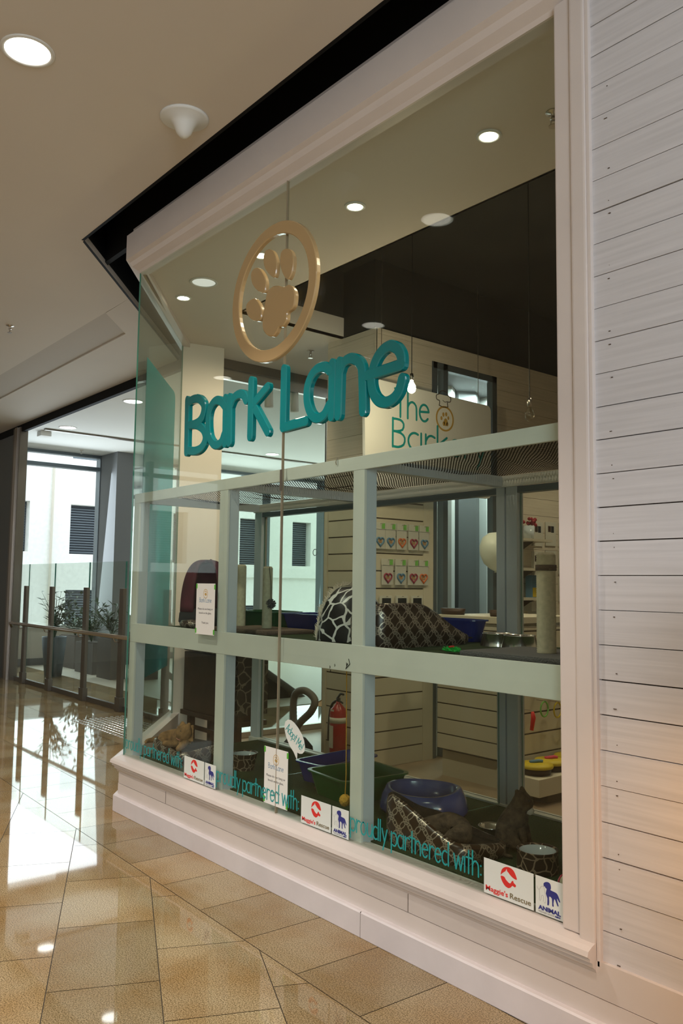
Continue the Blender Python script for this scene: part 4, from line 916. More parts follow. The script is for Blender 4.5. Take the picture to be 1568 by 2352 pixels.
bm = NB(); cs = (-.108, -.036, .094); R_ = .040; q = [Vector((cs[0]+R_*cos(2*pi*i/24), cs[1]+R_*sin(2*pi*i/24)*.8-.008, cs[2]+R_*sin(2*pi*i/24)*.45)) for i in range(25)]
mt_ = wm(t); tube(bm, [mt_ @ v for v in q], .005, 8); obj('collar', bm, 'collar', t, True)
bm = NB()
for s_ in (-1, 1): bmesh.ops.create_uvsphere(bm, u_segments=10, v_segments=8, radius=.006, matrix=Matrix.Translation(mt_ @ Vector((-.125+s_*.017, -.086, .125))))
obj('eyes', bm, 'blackr', t, True)

# maroon igloo
ig = P(440, 1432, z=FU); ic = (-5.10, .50)
t = thing('cat_igloo', 'tall maroon velvet igloo bed at the left end of the upper floor', 'pet bed', (*ic, FU))
bm = NB(); lathe(bm, [(.16, .0), (.185, .03), (.18, .09), (.16, .12), (0, .12)], (*ic, FU), 28); obj('base_cushion', bm, 'charcoal', t, True)
bm = NB(); NU, NV = 28, 14; G = []
for i in range(NU+1):
    th = radians(-20 + 300*i/NU) + radians(20); row = []
    for j in range(NV+1):
        v = j/NV; r = .178*(cos(v*pi/2)**.62)*(1+.012*sin(i*1.9)); r = max(r, .002); row.append(bm.verts.new((ic[0]+r*cos(th), ic[1]+r*sin(th), FU+.10+.36*sin(v*pi/2)**.95)))
    G.append(row)
for i in range(NU):
    for j in range(NV): bm.faces.new((G[i][j], G[i+1][j], G[i+1][j+1], G[i][j+1]))
o = obj('hood', bm, 'velvet', t, True); so = o.modifiers.new('s', 'SOLIDIFY'); so.thickness = .022; so.offset = -1
bm = NB(); th0 = radians(0); tube(bm, [(ic[0]+.175*(cos(v*pi/2)**.62)*cos(th0), ic[1]+.175*(cos(v*pi/2)**.62)*sin(th0), FU+.10+.36*sin(v*pi/2)**.95) for v in [k/12 for k in range(12)]], .008, 8); obj('piping', bm, 'velvet', t, True)
t = thing('small_cushion', 'small silver patterned cushion peeping out under the maroon igloo', 'cushion', (-4.93, .28, FU))
bm = NB(); uvl = bm.loops.layers.uv.new('UVMap'); lathe(bm, [(0, 0), (.07, .003), (.085, .025), (.07, .048), (0, .055)], (-4.93, .29, FU), 24, sx=1.15, sy=.8)
for f in bm.faces:
    for lp_ in f.loops: lp_[uvl].uv = (lp_.vert.co.x, lp_.vert.co.y+lp_.vert.co.z)
obj('cover', bm, 'brown', t, True)
# scratching posts
def scratch_post(name, label, posts, plate, h, m, r=.042, band=False, pom=False):
    cx, cy = (plate[0]+plate[1])/2, (plate[2]+plate[3])/2; t = thing(name, label, 'scratching post', (cx, cy, FU))
    bm = NB(); box(bm, plate[0], plate[1], plate[2], plate[3], FU, FU+.025, bev=.01); obj('base', bm, m, t)
    for (x, y, hh) in posts:
        bm = NB(); prof = [(r-.004, .02)]; n_ = int(hh/.009)
        for i in range(n_): z_ = .025+i*(hh-.025)/n_; prof += [(r-.0025, z_), (r, z_+(hh-.025)/n_*.5)]
        prof += [(r-.004, hh-.006), (r*.8, hh+.004), (0, hh+.006)]; lathe(bm, prof, (x, y, FU), 28); obj('sisal_column', bm, 'sisal', t, True)
        if band: bm = NB(); lathe(bm, [(r-.002, hh-.072), (r+.003, hh-.071), (r+.003, hh-.048), (r-.002, hh-.047)], (x, y, FU), 28); obj('bare_band', bm, 'carpetb', t, True)
    if pom:
        x, y, hh = posts[-1]; bm = NB(); tube(bm, [(x+.03, y-.01, FU+hh), (x+.065, y-.02, FU+hh-.10), (x+.07, y-.02, FU+hh-.2)], .002, 5); obj('string', bm, 'cord', t)
        bm = NB(); rr = random.Random(1)
        for _ in range(90):
            d = Vector((rr.gauss(0, 1), rr.gauss(0, 1), rr.gauss(0, 1))).normalized(); c_ = Vector((x+.07, y-.02, FU+hh-.225)); tube(bm, [c_, c_+d*.032], [.006, .002], 5)
        obj('pompom', bm, 'pom', t)
    return t
a_, b__ = P(548, 1446, z=FU), P(610, 1452, z=FU)
scratch_post('scratching_post', 'twin rope scratching posts on one brown base, with a grey pompom', [(a_.x+.02, a_.y, .415), (b__.x+.01, b__.y, .40)], (-4.62, -4.06+.05, .27, .62), .4, 'carpetb', .032, pom=True)
c_ = P(1255, 1500, z=FU+.025)
scratch_post('scratching_post', 'single cream rope scratching post with a bare band near its top on a grey base', [(c_.x, c_.y, .44)], (-2.47, -1.95, .22, .66), .45, 'carpet', .041, band=True)
# giraffe dome bed
gx, gy = -3.41, .40
t = thing('dome_bed', 'black and white giraffe patterned dome bed with cream fluffy rim on the upper floor', 'pet bed', (gx, gy, FU))
bm = NB(); NU, NV = 30, 14; G = []
for i in range(NU+1):
    th = 2*pi*i/NU; row = []
    for j in range(NV+1):
        v = j/NV; r = .20*(cos(v*pi/2)**.75); row.append(bm.verts.new((gx+max(r, .001)*cos(th)*1.0, gy+max(r, .001)*sin(th)*.9, FU+.005+.285*sin(v*pi/2)**1.05)))
    G.append(row)
for i in range(NU):
    for j in range(NV): bm.faces.new((G[i][j], G[(i+1) % NU][j], G[(i+1) % NU][j+1], G[i][j+1]))
obj('shell', bm, 'cow', t, True)
bm = NB(); rr = random.Random(2)
for k in range(260):
    th = pi*k/259; ox = gx+.205*cos(th)*.35*-1+.03; oz = FU+.02+.285*sin(th); oy = gy+.19*cos(th)
    d = Vector((-.5+rr.gauss(0, .4), rr.gauss(0, .4), .8+rr.gauss(0, .3))).normalized(); p_ = Vector((gx-.03-.02*abs(cos(th)), oy, oz-.01)); tube(bm, [p_, p_+d*rr.uniform(.018, .035)], [.004, .001], 4, cap=False)
obj('fluffy_rim', bm, 'fluff', t)
# trays
def tray(label, x0, x1, y0, y1, z, h, m, rot=0, grp=None, name='litter_tray'):
    cx, cy = (x0+x1)/2, (y0+y1)/2; t = thing(name, label, 'litter tray', (cx, cy, z)); bm = NB(); Mx = Matrix.Translation((cx, cy, 0)) @ Matrix.Rotation(rot, 4, 'Z')
    sx, sy = (x1-x0)/2, (y1-y0)/2
    def rr_(k, zz_):
        out = []; r = .05
        for (a, b, a0) in ((sx*k-r, sy*k-r, 0), (-sx*k+r, sy*k-r, 90), (-sx*k+r, -sy*k+r, 180), (sx*k-r, -sy*k+r, 270)):
            for q in range(6): out.append(bm.verts.new(Mx @ Vector((a+r*cos(radians(a0+q*18)), b+r*sin(radians(a0+q*18)), zz_))))
        return out
    R = [rr_(.84, z+.002), rr_(.97, z+h-.008), rr_(1.03, z+h-.008), rr_(1.03, z+h), rr_(.95, z+h), rr_(.83, z+.02)]
    for i in range(5):
        for k in range(24): bm.faces.new((R[i][k], R[i][(k+1) % 24], R[i+1][(k+1) % 24], R[i+1][k]))
    bm.faces.new(R[0]); bm.faces.new(R[-1]); obj('tub', bm, m, t)
    bm = NB(); v = rr_.__closure__ and None
    q = [Mx @ Vector((a*sx*.84, b*sy*.84, z+.03)) for a, b in ((-1, -1), (1, -1), (1, 1), (-1, 1))]; q2 = [p+Vector((0, 0, -.008)) for p in q]
    A = [bm.verts.new(p) for p in q]; B = [bm.verts.new(p) for p in q2]; bm.faces.new(A); bm.faces.new(B[::-1])
    for i in range(4): bm.faces.new((A[i], B[i], B[(i+1) % 4], A[(i+1) % 4]))
    obj('litter', bm, 'litter', t); return t
tray('deep blue plastic tray on the upper floor behind the scratching posts', -4.50, -4.02, .70, 1.00, FU, .11, 'bluep')
tray('dark green plastic tray on the upper floor behind the twin posts', -5.08, -4.62, .72, 1.0, FU, .11, 'greenp')
tray('deep blue plastic tray on the upper floor behind the swirl patterned bed', -3.44, -2.97, .875, 1.02, FU, .12, 'bluep')
tray('navy plastic tray on the lower floor beside the speech bubble', -4.05, -3.80+.0, .50, .98, FL, .12, 'bluep', .1)
tray('green plastic tray on the lower floor in front of the navy one', -3.74, -3.36, .36, .80, FL, .13, 'greenp', -.1)
# oval violet litter pan
oc = (-3.10, .64); t = thing('litter_pan', 'oval violet blue litter pan with a raised rim on the lower floor', 'litter tray', (*oc, FL)); bm = NB(); n_ = 56; rings = []
for (k, hh, dip) in ((1.0, 0, 0), (1.02, .02, 0), (.96, .08, .4), (.86, .125, 1), (.78, .128, 1), (.74, .115, 1), (.76, .02, 0)):
    ring = []
    for i in range(n_):
        th = 2*pi*i/n_; w = 1-.22*dip*max(0, -sin(th))-.0*dip
        x = .225*k*abs(cos(th))**.9*(1 if cos(th) > 0 else -1); y = .165*k*abs(sin(th))**.9*(1 if sin(th) > 0 else -1)
        a0 = radians(28); ring.append(bm.verts.new((oc[0]+x*cos(a0)-y*sin(a0), oc[1]+x*sin(a0)+y*cos(a0), FL+hh*w)))
    rings.append(ring)
for i in range(len(rings)-1):
    for k in range(n_): bm.faces.new((rings[i][k], rings[i][(k+1) % n_], rings[i+1][(k+1) % n_], rings[i+1][k]))
bm.faces.new(rings[-1]); bm.faces.new(rings[0]); obj('pan', bm, 'violet', t, True)
bm = NB(); lathe(bm, [(0, 0), (.12, 0), (.12, .004), (0, .006)], (*oc, FL+.024), 28, sx=1.25, sy=.95); obj('litter', bm, 'litter', t)
# bowls
def bowl(c, r, h, m, label, z, inner=None, hang=False, rb=1.15):
    t = thing('pet_bowl', label, 'bowl', (c[0], c[1], z)); bm = NB()
    lathe(bm, [(r*rb, 0), (r*rb, .004), (r*.98, h-.004), (r*1.02, h), (r*.96, h), (r*.9, h-.006)], (c[0], c[1], z), 36, cap=False); obj('wall', bm, m, t, True)
    bm = NB(); lathe(bm, [(r*.955, h-.001), (r*.9, h-.006), (r*.72, h*.35), (0, h*.3)][::-1], (c[0], c[1], z), 36, cap=False); obj('basin', bm, inner or m, t, True); return t
q = P(1135, 1484, z=FU); bowl((q.x, q.y+.02), .075, .065, 'chrome', 'left of the two steel bowls on the upper floor', FU)
q = P(1197, 1490, z=FU); bowl((q.x-.01, q.y), .078, .065, 'chrome', 'right of the two steel bowls, beside the single scratching post', FU)
q = P(1115, 1925, z=FL); bowl((q.x, q.y+.04), .06, .05, 'chrome', 'small steel bowl on the lower floor beside the kitten', FL)
q = P(1224, 2002, z=FL); bowl((q.x, q.y+.03), .082, .085, 'cells', 'white lined bowl with cracked brown pattern near the right sticker', FL, 'ceram', rb=1.05)
q = P(550, 1768, z=FL); bowl((q.x, q.y+.03), .085, .10, 'cells', 'white lined patterned bowl right of the narrow white post on the lower floor', FL, 'ceram', rb=.75)
# toys
t = thing('toy', 'bright green fluffy toy lying before the upper swirl patterned bed', 'toy', P(1030, 1500, z=FU)); q = P(1030, 1502, z=FU); bm = NB(); rr = random.Random(5)
for _ in range(170):
    d = Vector((rr.gauss(0, 1), rr.gauss(0, 1), abs(rr.gauss(0, .7)))).normalized(); p_ = Vector((q.x+rr.uniform(-.03, .03), q.y+rr.uniform(-.01, .01)+.02, FU+.012)); tube(bm, [p_, p_+d*.022], [.004, .0015], 4, cap=False)
obj('fluff', bm, 'lime', t)
bm = NB(); tube(bm, [(q.x-.005, q.y+.01, FU+.03), (q.x+.03, q.y+.0, FU+.035)], .004, 6); obj('ribbon', bm, 'red', t)
q = P(1285, 2030, z=FL+.03); t = thing('toy_ball', 'white toy ball with a pink band in the lower right corner', 'toy', (q.x, q.y+.03, FL)); bm = NB(); bmesh.ops.create_uvsphere(bm, u_segments=24, v_segments=14, radius=.026, matrix=Matrix.Translation((q.x, q.y+.03, FL+.028)))
obj('ball', bm, 'sisal', t, True)
bm = NB(); tube(bm, [(q.x-.008, q.y+.03+.0268*cos(2*pi*i/20), FL+.028+.0268*sin(2*pi*i/20)) for i in range(21)], .003, 6); obj('band', bm, 'pink', t, True)
q = P(792, 1838, y=.13); t = thing('hanging_toy', 'yellow woolly ball hanging on a string beside the wide white post', 'toy', (q.x, .13, FL)); bm = NB(); bmesh.ops.create_icosphere(bm, subdivisions=4, radius=.027, matrix=Matrix.Translation((q.x, .13, q.z+.0)))
for v in bm.verts: v.co += (v.co-Vector((q.x, .13, q.z))).normalized()*random.uniform(-.002, .003)
obj('ball', bm, 'yarn', t, True)
bm = NB(); tube(bm, [(q.x, .13, q.z+.02), (q.x+.012, .125, q.z+.12), (q.x+.025, .11, 1.09)], .0025, 6); obj('string', bm, 'yarn', t)
# marks, hook on the frame
bm = NB(); w = P(775, 1062, y=.027); tube(bm, [(w.x, .024, w.z+.02), (w.x-.002, .018, w.z), (w.x-.004, .024, w.z-.012)], .003, 6); tag(obj('hook', bm, 'steel'), 'small metal hook on the top rail of the enclosure', 'hook')
for (px_, py_) in ((795, 1525), (768, 1528), (757, 1532), (758, 1541)):
    w = P(px_, py_, y=.027); bm = NB(); tube(bm, [(w.x, .028, w.z+.006), (w.x+.003, .0268, w.z), (w.x, .028, w.z-.006)], .0018, 5); obj('chip', bm, 'dark', en)
w = P(797, 1527, y=.027); bm = NB(); tube(bm, [(w.x+.01, .027, w.z+.028), (w.x+.02, .026, w.z+.005), (w.x-.01, .027, w.z-.02), (w.x+.004, .026, w.z+.006)], .002, 5); obj('chip', bm, 'dark', en)

# ================================================================== SHOP THINGS BEHIND THE ENCLOSURE
# dark chest on a stand
x0, x1 = -6.56, -5.68
tb = thing('storage_chest', 'dark wooden chest on open legs behind the lower left enclosure', 'chest', ((x0+x1)/2, 1.3, 0))
bm = NB(); box(bm, x0, x1, 1.15, 1.40, .40, .90, bev=.01); obj('body', bm, 'wood', tb)
bm = NB(); box(bm, x0-.02, x1+.02, 1.135, 1.42, .36, .40, bev=.004); obj('bottom_rail', bm, 'wood', tb)
for x in (x0+.08, x1-.06):
    for y in (1.15, 1.35): bm = NB(); box(bm, x, x+.05, y, y+.05, 0, .36); obj('leg', bm, 'wood', tb)
for z_ in (.13, .25): bm = NB(); box(bm, x0+.13, x1-.06, 1.16, 1.19, z_, z_+.03); obj('stretcher', bm, 'wood', tb)
bm = NB(); box(bm, -5.86, -5.655, 1.118, 1.132, .45, 1.05, bev=.004); box(bm, -5.675, -5.655, 1.118, 1.42, .45, 1.05, bev=.004); box(bm, -5.86, -5.655, 1.118, 1.42, 1.04, 1.06, bev=.004); box(bm, x0, -5.87, 1.13, 1.42, .905, 1.06, bev=.04, mi=1)
tag(obj('blanket', bm, ['giraffe', 'charcoal']), 'dark giraffe patterned blanket draped over the chest', 'blanket')
# fire extinguisher
ex = (-5.42, 1.97); t = thing('fire_extinguisher', 'red fire extinguisher with a cream label band standing by the slatted pier', 'fire extinguisher', (*ex, 0))
bm = NB(); lathe(bm, [(.06, 0), (.072, .01), (.072, .50-.06), (.06, .47), (.035, .50), (.02, .515), (.02, .53), (0, .53)], (*ex, 0), 32); cyl_ = obj('cylinder', bm, 'redp', t, True)
bm = NB(); lathe(bm, [(.0725, .36), (.0735, .36), (.0735, .405), (.0725, .405)], (*ex, 0), 32); obj('band', bm, 'label', cyl_, True)
bm = NB(); n_ = 12
for z0_, z1_ in ((.16, .34), (.42, .47)):
    A = [(ex[0]+(.0742 if z1_ < .4 else .066)*cos(radians(-150+i*7)), ex[1]+(.0742 if z1_ < .4 else .066)*sin(radians(-150+i*7))) for i in range(n_)]
    for i in range(n_-1):
        v = [bm.verts.new((*A[i], z0_)), bm.verts.new((*A[i+1], z0_)), bm.verts.new((*A[i+1], z1_)), bm.verts.new((*A[i], z1_))]; bm.faces.new(v)
obj('label', bm, 'label', cyl_)
bm = NB(); tube(bm, [(ex[0], ex[1], .52), (ex[0], ex[1], .56)], .016, 10); tube(bm, [(ex[0]-.02, ex[1], .55), (ex[0]+.05, ex[1]-.02, .60), (ex[0]+.10, ex[1]-.03, .60)], .009, 8); tube(bm, [(ex[0], ex[1], .54), (ex[0]+.09, ex[1]-.03, .53)], .007, 8); obj('handle', bm, 'blackr', t, True)
bm = NB(); tube(bm, smooth_path([(ex[0], ex[1], .54), (ex[0]-.07, ex[1]-.01, .50), (ex[0]-.105, ex[1]-.01, .38), (ex[0]-.09, ex[1]-.03, .2)]), .011, 10); obj('hose', bm, 'blackr', t, True)
# vacuum hose and cardboard box
t = thing('vacuum_cleaner', 'grey vacuum cleaner with its ribbed hose arched up beside the extinguisher', 'vacuum cleaner', (-5.9, 1.9, 0))
bm = NB(); hp = smooth_path([(-5.93, 1.92, .10), (-5.98, 1.92, .36), (-5.96, 1.92, .53), (-5.82, 1.92, .58), (-5.68, 1.92, .52), (-5.70, 1.90, .42), (-5.86, 1.88, .28), (-5.90, 1.86, .12)], 14); tube(bm, hp, [.030+.003*(i % 2) for i in range(len(hp))], 12); obj('hose', bm, 'potgrey', t, True)
bm = NB(); lathe(bm, [(.13, .0), (.15, .03), (.14, .10), (.08, .17), (0, .18)], (-5.9, 1.90, 0), 28); obj('body', bm, 'charcoal', t, True)
cb = thing('cardboard_box', 'open brown cardboard box with raised flaps behind the vacuum hose', 'box', (-5.76, 2.4, 0))
bm = NB(); box(bm, -6.05, -5.95+.28, 2.35, 2.65, 0, .46); obj('carton', bm, 'card', cb)
bm = NB(); prism(bm, [(-6.05, .46), (-6.20, .40), (-6.205, .405), (-6.05, .468)], 'y', 2.35, 2.65); prism(bm, [(2.35, .46), (2.22, .40), (2.215, .405), (2.35, .468)], 'x', -6.05, -5.67); box(bm, -6.05, -5.67, 2.645, 2.652, .46, .66); obj('flap', bm, 'card', cb)

# white board sign hanging beyond, facing the shop floor
sgn = thing('bakery_sign', 'large white board lettered The Barkery with a gold paw and chef hat', 'sign', (-5.0, 2.6, 2.4))
bm = NB(); ya, yb, za, zb = 1.875, 3.41, 2.30, 3.165; q = []
for (cy, cz, a0) in ((yb-.05, zb-.05, 0), (ya+.03, zb-.03, 90), (ya+.05, za+.05, 180), (yb-.05, za+.05, 270)):
    for k in range(5): q.append((cy+.05*cos(radians(a0+k*22.5)), cz+.05*sin(radians(a0+k*22.5))))
prism(bm, q, 'x', -5.03, -5.0); brd = obj('board', bm, 'paper', sgn)
for y in (2.05, 3.25): bm = NB(); tube(bm, [(-5.015, y, 3.16), (-5.015, y, 4.28)], .003, 6); obj('wire', bm, 'steel', sgn)
w1, w2, w3 = P(905, 955, x=-5), P(982, 968, x=-5), P(897, 1022, x=-5); w4 = P(1050, 1037, x=-5)
fx = lambda u, v, dy: Vector((-4.999+dy, u, v))
bm = NB(); lettering(bm, 'The', w1.y-.0, 0, .24, .020, .002, 0, width=w2.y-w1.y+.03, basis=lambda u, v, dy: Vector((-4.999+dy, u, v+w1.z-.0))); obj('word', bm, 'tealv', brd)
bm = NB(); lettering(bm, 'Barkery', w3.y, 0, .24, .020, .002, 0, width=1.20, basis=lambda u, v, dy: Vector((-4.999+dy, u, v+w3.z-.01))); obj('word', bm, 'tealv', brd)
pc = P(1021, 962, x=-5); bm = NB(); ribbon(bm, [(pc.y+.105*cos(2*pi*i/40), pc.z+.105*sin(2*pi*i/40)) for i in range(40)], .016, .002, 0, closed=True, curve=False, basis=fx)
obj('ring', bm, 'goldv', brd)
bm = NB()
for (a_, b_, r_) in ((-.045, .0, .016), (-.02, .035, .017), (.015, .042, .017), (.042, .012, .015), (.01, -.03, .03), (-.015, -.045, .018), (.03, -.045, .016)):
    v = [bm.verts.new((-4.997, pc.y+a_+r_*.8*cos(2*pi*i/16), pc.z+b_+r_*1.15*sin(2*pi*i/16))) for i in range(16)]; bm.faces.new(v)
obj('paw_print', bm, 'goldv', brd)
hc = P(1018, 920, x=-5); bm = NB()
hat = [(-.055, -.05), (-.05, -.01), (-.085, .0), (-.09, .035), (-.055, .05), (-.04, .075), (0, .085), (.04, .075), (.06, .05), (.09, .035), (.085, 0), (.05, -.01), (.055, -.05)]
ribbon(bm, [(hc.y+a_, hc.z+b_) for a_, b_ in hat], .007, .002, 0, n=5, basis=fx); ribbon(bm, [(hc.y-.055, hc.z-.05), (hc.y, hc.z-.06), (hc.y+.055, hc.z-.05)], .007, .002, 0, basis=fx); ribbon(bm, [(hc.y-.01, hc.z+.0), (hc.y+.02, hc.z-.012), (hc.y+.05, hc.z+.0)], .005, .002, 0, basis=fx)
obj('chef_hat', bm, 'dkv', brd)

# bagged collars on the slat wall
def bagged(y, z, w, h, colr, label, grp):
    t = thing('bagged_collar', label, 'packaged pet collar', (XW, y, z), 0, grp)
    bm = NB(); box(bm, XW+.012, XW+.022, y-w/2, y+w/2, z, z+h, bev=.004); obj('bag', bm, 'bag', t)
    bm = NB(); box(bm, XW+.008, XW+.026, y-w/2, y+w/2, z+h, z+h+.055); hc_ = obj('header_card', bm, 'label', t)
    bm = NB(); box(bm, XW+.026, XW+.0275, y+w*.12, y+w*.42, z+h+.004, z+h+.05); obj('printed_tab', bm, 'greentab', hc_)
    bm = NB(); R_ = w*.36; pts = []
    for i in range(25):
        th = 2*pi*i/24; hx = 16*sin(th)**3/17; hz = (13*cos(th)-5*cos(2*th)-2*cos(3*th)-cos(4*th))/17; pts.append((XW+.026, y+hx*R_, z+h*.38+hz*R_))
    tube(bm, pts, .007, 8); obj('heart_collar', bm, colr, t, True)
    bm = NB(); box(bm, XW+.0225, XW+.025, y-w*.16, y+w*.16, z+h*.30, z+h*.48); obj('treat', bm, 'card', t)
    bm = NB(); tube(bm, [(XW, y, z+h+.045), (XW+.06, y, z+h+.045)], .003, 6); obj('peg', bm, 'steel', t)
ns = ('first', 'second', 'third', 'fourth', 'fifth')
for i, (y, c_) in enumerate(((2.17, 'bluet'), (2.29, 'bluet'), (2.42, 'orange'), (2.56, 'maroon'), (2.69, 'bluet'))): bagged(y, 1.80, .118, .165, c_, ns[i] + ' bagged heart collar from the left, slat wall upper row', 'bagged heart collars on the slat wall')
for i, (y, c_) in enumerate(((2.26, 'maroon'), (2.41, 'bluet'), (2.56, 'maroon'), (2.68, 'orange'))): bagged(y, 1.50, .125, .165, c_, ns[i] + ' bagged heart collar from the left, slat wall second row', 'bagged heart collars on the slat wall')
for i, y in enumerate((2.24, 2.42, 2.60)):
    t = thing('boxed_treats', ns[i] + ' small black windowed packet from the left on the slat wall bottom row', 'packet', (XW, y, 1.3), 0, 'black windowed packets on the slat wall')
    bm = NB(); box(bm, XW+.012, XW+.03, y-.065, y+.065, 1.28, 1.41, bev=.003); obj('pack', bm, 'label', t); bm = NB(); box(bm, XW+.0302, XW+.0315, y-.05, y+.05, 1.31, 1.39); obj('printed_panel', bm, 'blackr', t)
    bm = NB(); tube(bm, [(XW, y, 1.405), (XW+.05, y, 1.405)], .003, 6); obj('peg', bm, 'steel', t)
# slatted counter
ct = thing('counter', 'cream slatted shop counter behind the lower enclosure', 'counter', (-4.3, 2.7, 0))
bm = NB(); boards(bm, 'y', 2.40, -4.70, -4.03, .22, 1.22, .118, .010); obj('slatted_front', bm, ['slat', 'slot'], ct)
bm = NB(); box(bm, -4.70, -4.03, 2.465, 3.3, .20, 1.22); obj('body', bm, 'slat', ct); bm = NB(); box(bm, -4.72, -4.01, 2.38, 3.32, 1.22, 1.27, bev=.004); obj('top', bm, 'slat', ct); bm = NB(); box(bm, -4.69, -4.04, 2.45, 3.28, 0, .20); obj('plinth', bm, 'slat', ct)
for (px_, w_, lab) in ((1040, .13, 'long dark dish on the counter left'), (1147, .10, 'dark dish on the counter beside the enclosure post')):
    q = P(px_, 1412, y=2.5); bm = NB(); lathe(bm, [(0, 0), (w_*.9, 0), (w_, .05), (w_*.9, .045), (0, .012)], (q.x, 2.5, 1.27), 24, sx=.9, sy=.6); tag(obj('dish', bm, 'wood', smooth=True), lab, 'dish')
q = P(1139, 1266, y=2.8); t = thing('balloon', 'pale round balloon floating left of the rear enclosure post', 'balloon', (q.x, 2.8, q.z))
bm = NB(); lathe(bm, [(0, .155), (.06, .148), (.11, .11), (.135, .04), (.13, -.03), (.10, -.10), (.05, -.145), (.012, -.165), (.016, -.175), (0, -.175)], (q.x, 2.8, q.z), 36); obj('skin', bm, 'balloon', t, True)
bm = NB(); cc_ = Vector((q.x+.108, 2.74, q.z+.06))
tube(bm, [cc_+Vector((.0, .02*cos(2*pi*i/16), .02*sin(2*pi*i/16))) for i in range(17)], .003, 6); obj('printed_ring', bm, 'dkv', t)
bm = NB(); tube(bm, [(q.x, 2.8, q.z-.17), (q.x+.01, 2.8, 1.28)], .0015, 5); obj('string', bm, 'cord', t)

# gondola on the right: slats, low shelf, toys
gd = thing('display_shelf', 'cream slatted display unit with a low shelf seen right of the rear enclosure post', 'shelf unit', (-3.9, 3.4, 0))
bm = NB(); boards(bm, 'x', -3.93, 2.45, 5.2, .12, 1.2, .15, .012); obj('slatted_back', bm, ['slat', 'slot'], gd)
bm = NB(); box(bm, -3.92, -3.60, 2.25, 5.2, .07, .19, bev=.005); obj('low_shelf', bm, 'slat', gd); bm = NB(); box(bm, -3.99, -3.64, 2.4, 5.2, 0, .07); obj('plinth', bm, 'slot', gd)
for i, (y, x, lab) in enumerate(((2.40, -3.74, 'yellow topped pet toy on the low shelf, nearest the enclosure post'), (2.60, -3.76, 'yellow topped pet toy with a pink tab in the middle of the low shelf'), (2.86, -3.78, 'yellow topped pet toy on the low shelf, furthest right'), (3.14, -3.78, 'yellow topped pet toy at the back of the low shelf'))):
    t = thing('round_toy', lab, 'toy', (x, y, .19), 0, 'yellow topped pet toys on the low shelf')
    bm = NB(); lathe(bm, [(0, 0), (.10, 0), (.105, .03), (.10, .05), (0, .05)], (x, y, .19), 28); obj('bowl', bm, 'wood', t, True)
    bm = NB(); lathe(bm, [(0, .045), (.118, .045), (.122, .055), (.115, .07), (.05, .075), (0, .072)], (x, y, .19), 28); obj('lid', bm, 'yellow', t, True)
    bm = NB(); tube(bm, [(x-.03, y-.03, .268), (x+.0, y+.03, .275), (x+.02, y+.05, .27)], .012, 8); obj('plush_fish', bm, ('bluet', 'pink', 'bluet', 'pink')[i], t, True)
rr = random.Random(12)
for i, (y, z_, c_, kind) in enumerate(((2.52, .60, 'red', 0), (2.66, .66, 'greentab', 1), (2.82, .64, 'yellow', 1), (2.98, .58, 'bluet', 1), (3.10, .66, 'maroon', 0), (3.20, .56, 'orange', 0), (3.32, .66, 'bluet', 0), (3.02, .84, 'yellow', 1), (2.70, .85, 'maroon', 0), (2.88, .86, 'orange', 0), (3.24, .86, 'red', 0))):
    nm = {'red': 'red', 'greentab': 'green', 'yellow': 'yellow', 'bluet': 'blue', 'maroon': 'dark red', 'orange': 'orange'}[c_]
    t = thing('hanging_toy', '%s pet toy on a peg of the display unit, %s row' % (nm, 'upper' if z_ > .8 else 'lower'), 'toy', (-3.93, y, z_), 0, 'pet toys on pegs of the display unit')
    bm = NB(); tube(bm, [(-3.93, y, z_), (-3.84, y, z_)], .003, 6); obj('peg', bm, 'steel', t)
    bm = NB()
    if kind: tube(bm, [(-3.86, y+.045*cos(2*pi*k/18), z_-.06+.055*sin(2*pi*k/18)) for k in range(19)], .006, 8)
    else: tube(bm, [(-3.86, y, z_-.01), (-3.86, y+.01, z_-.05), (-3.86, y-.012, z_-.14)], [.012, .018, .014], 10)
    obj('toy_body', bm, c_, t, True)
# shelves, framed cards and goods on the side wall
for i, (py_, w_) in enumerate(((1243, .42), (1309, .42), (1375, .42))):
    q = P(1218, py_, x=XW+.05); t = thing('wall_shelf', ('highest', 'middle', 'lowest')[i]+' of the small shelves on the planked side wall', 'shelf', (XW, q.y, q.z), 0, 'small shelves on the side wall')
    bm = NB(); box(bm, XW, XW+.22, q.y-.35, q.y+.12, q.z-.012, q.z+.012); obj('board', bm, 'slat', t); bm = NB(); prism(bm, [(0, 0), (.16, 0), (0, -.09)], 'y', q.y-.1, q.y-.09); bm.transform(Matrix.Translation((XW, 0, q.z-.012))); obj('bracket', bm, 'slot', t)
q = P(1222, 1228, x=XW+.1); t = thing('flower_pot', 'red flowers in a white pot on the highest small shelf', 'plant', (XW+.1, q.y, q.z)); zb_ = P(1218, 1243, x=XW+.05).z+.012
bm = NB(); lathe(bm, [(0, 0), (.05, 0), (.06, .13), (.05, .12), (0, .11)], (XW+.1, q.y-.06, zb_), 20); obj('pot', bm, 'ceram', t, True)
bm = NB(); f0 = P(1222, 1198, x=XW+.1)
for _ in range(16): bmesh.ops.create_icosphere(bm, subdivisions=1, radius=.02, matrix=Matrix.Translation((XW+.1+rr.uniform(-.04, .04), f0.y+rr.uniform(-.10, .09), f0.z+rr.uniform(-.03, .03))))
obj('blooms', bm, 'rednav', t, True)
bm = NB()
for dy in (-.04, .03): tube(bm, [(XW+.1, q.y-.06, zb_+.11), (XW+.1, q.y+dy, f0.z)], .003, 5)
obj('stems', bm, 'leaf', t)
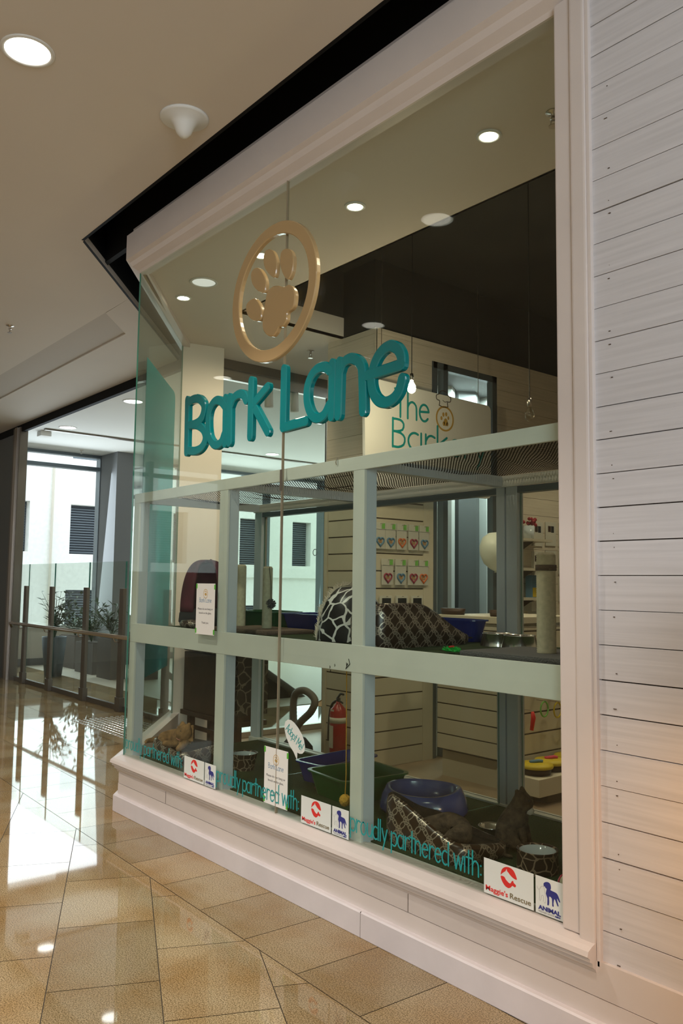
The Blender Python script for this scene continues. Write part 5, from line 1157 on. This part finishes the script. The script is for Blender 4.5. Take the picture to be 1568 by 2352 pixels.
cardpos = [(1236, 1222, 0), (1266, 1222, 1), (1296, 1224, 2), (1236, 1290, 3), (1296, 1288, 4), (1296, 1350, 5), (1266, 1288, 6)]
for (px_, py_, i) in cardpos:
    q = P(px_, py_, x=XW+.02); t = thing('photo_card', ('framed animal photo card in the top row beside the red flowers', 'framed animal photo card in the top row above the scratching post', 'framed animal photo card in the top row nearest the right trim', 'framed animal photo card in the second row beside the post', 'framed animal photo card in the second row nearest the right trim', 'framed animal photo card in the bottom row nearest the right trim', 'framed animal photo card in the second row behind the scratching post')[i], 'photo card', (XW, q.y, q.z), 0, 'photo cards on the side wall')
    bm = NB(); box(bm, XW, XW+.012, q.y-.085, q.y+.085, q.z-.14, q.z+.10); obj('card', bm, 'label', t)
    bm = NB(); box(bm, XW+.012, XW+.0135, q.y-.045, q.y+.0, q.z-.0, q.z+.06); box(bm, XW+.012, XW+.0135, q.y+.005, q.y+.05, q.z-.005, q.z+.06, mi=1); obj('photo', bm, ['wood', 'charcoal'], t)
q = P(1228, 1345, x=XW+.1); bm = NB(); box(bm, XW+.04, XW+.12, q.y-.07, q.y+.07, q.z-.12, q.z+.10, bev=.006); box(bm, XW+.05, XW+.122, q.y-.06, q.y+.06, q.z-.11, q.z-.02, mi=1); tag(obj('packet', bm, ['bluet', 'yellow']), 'blue and yellow packet on the lowest small shelf', 'packet')
for (px_, py_, i) in ((1222, 1392, 0), (1232, 1398, 1)):
    q = P(px_, py_, x=XW+.1); bm = NB(); box(bm, XW+.04, XW+.14, q.y-.06, q.y+.05, q.z-.05, q.z+.04, bev=.004); tag(obj('small_box', bm, 'label'), ('small pale box below the lowest shelf, left', 'small pale box below the lowest shelf, right')[i], 'box')
bn = thing('cash_counter', 'long low cream bench along the side wall', 'bench', (XW+.2, 5.2, 0)); bm = NB(); box(bm, XW+.01, XW+.45, 4.0, 6.4, 1.02, 1.08); obj('top', bm, 'slat', bn); bm = NB(); box(bm, XW+.01, XW+.4, 4.03, 6.37, 0, 1.02); obj('body', bm, 'slat', bn)
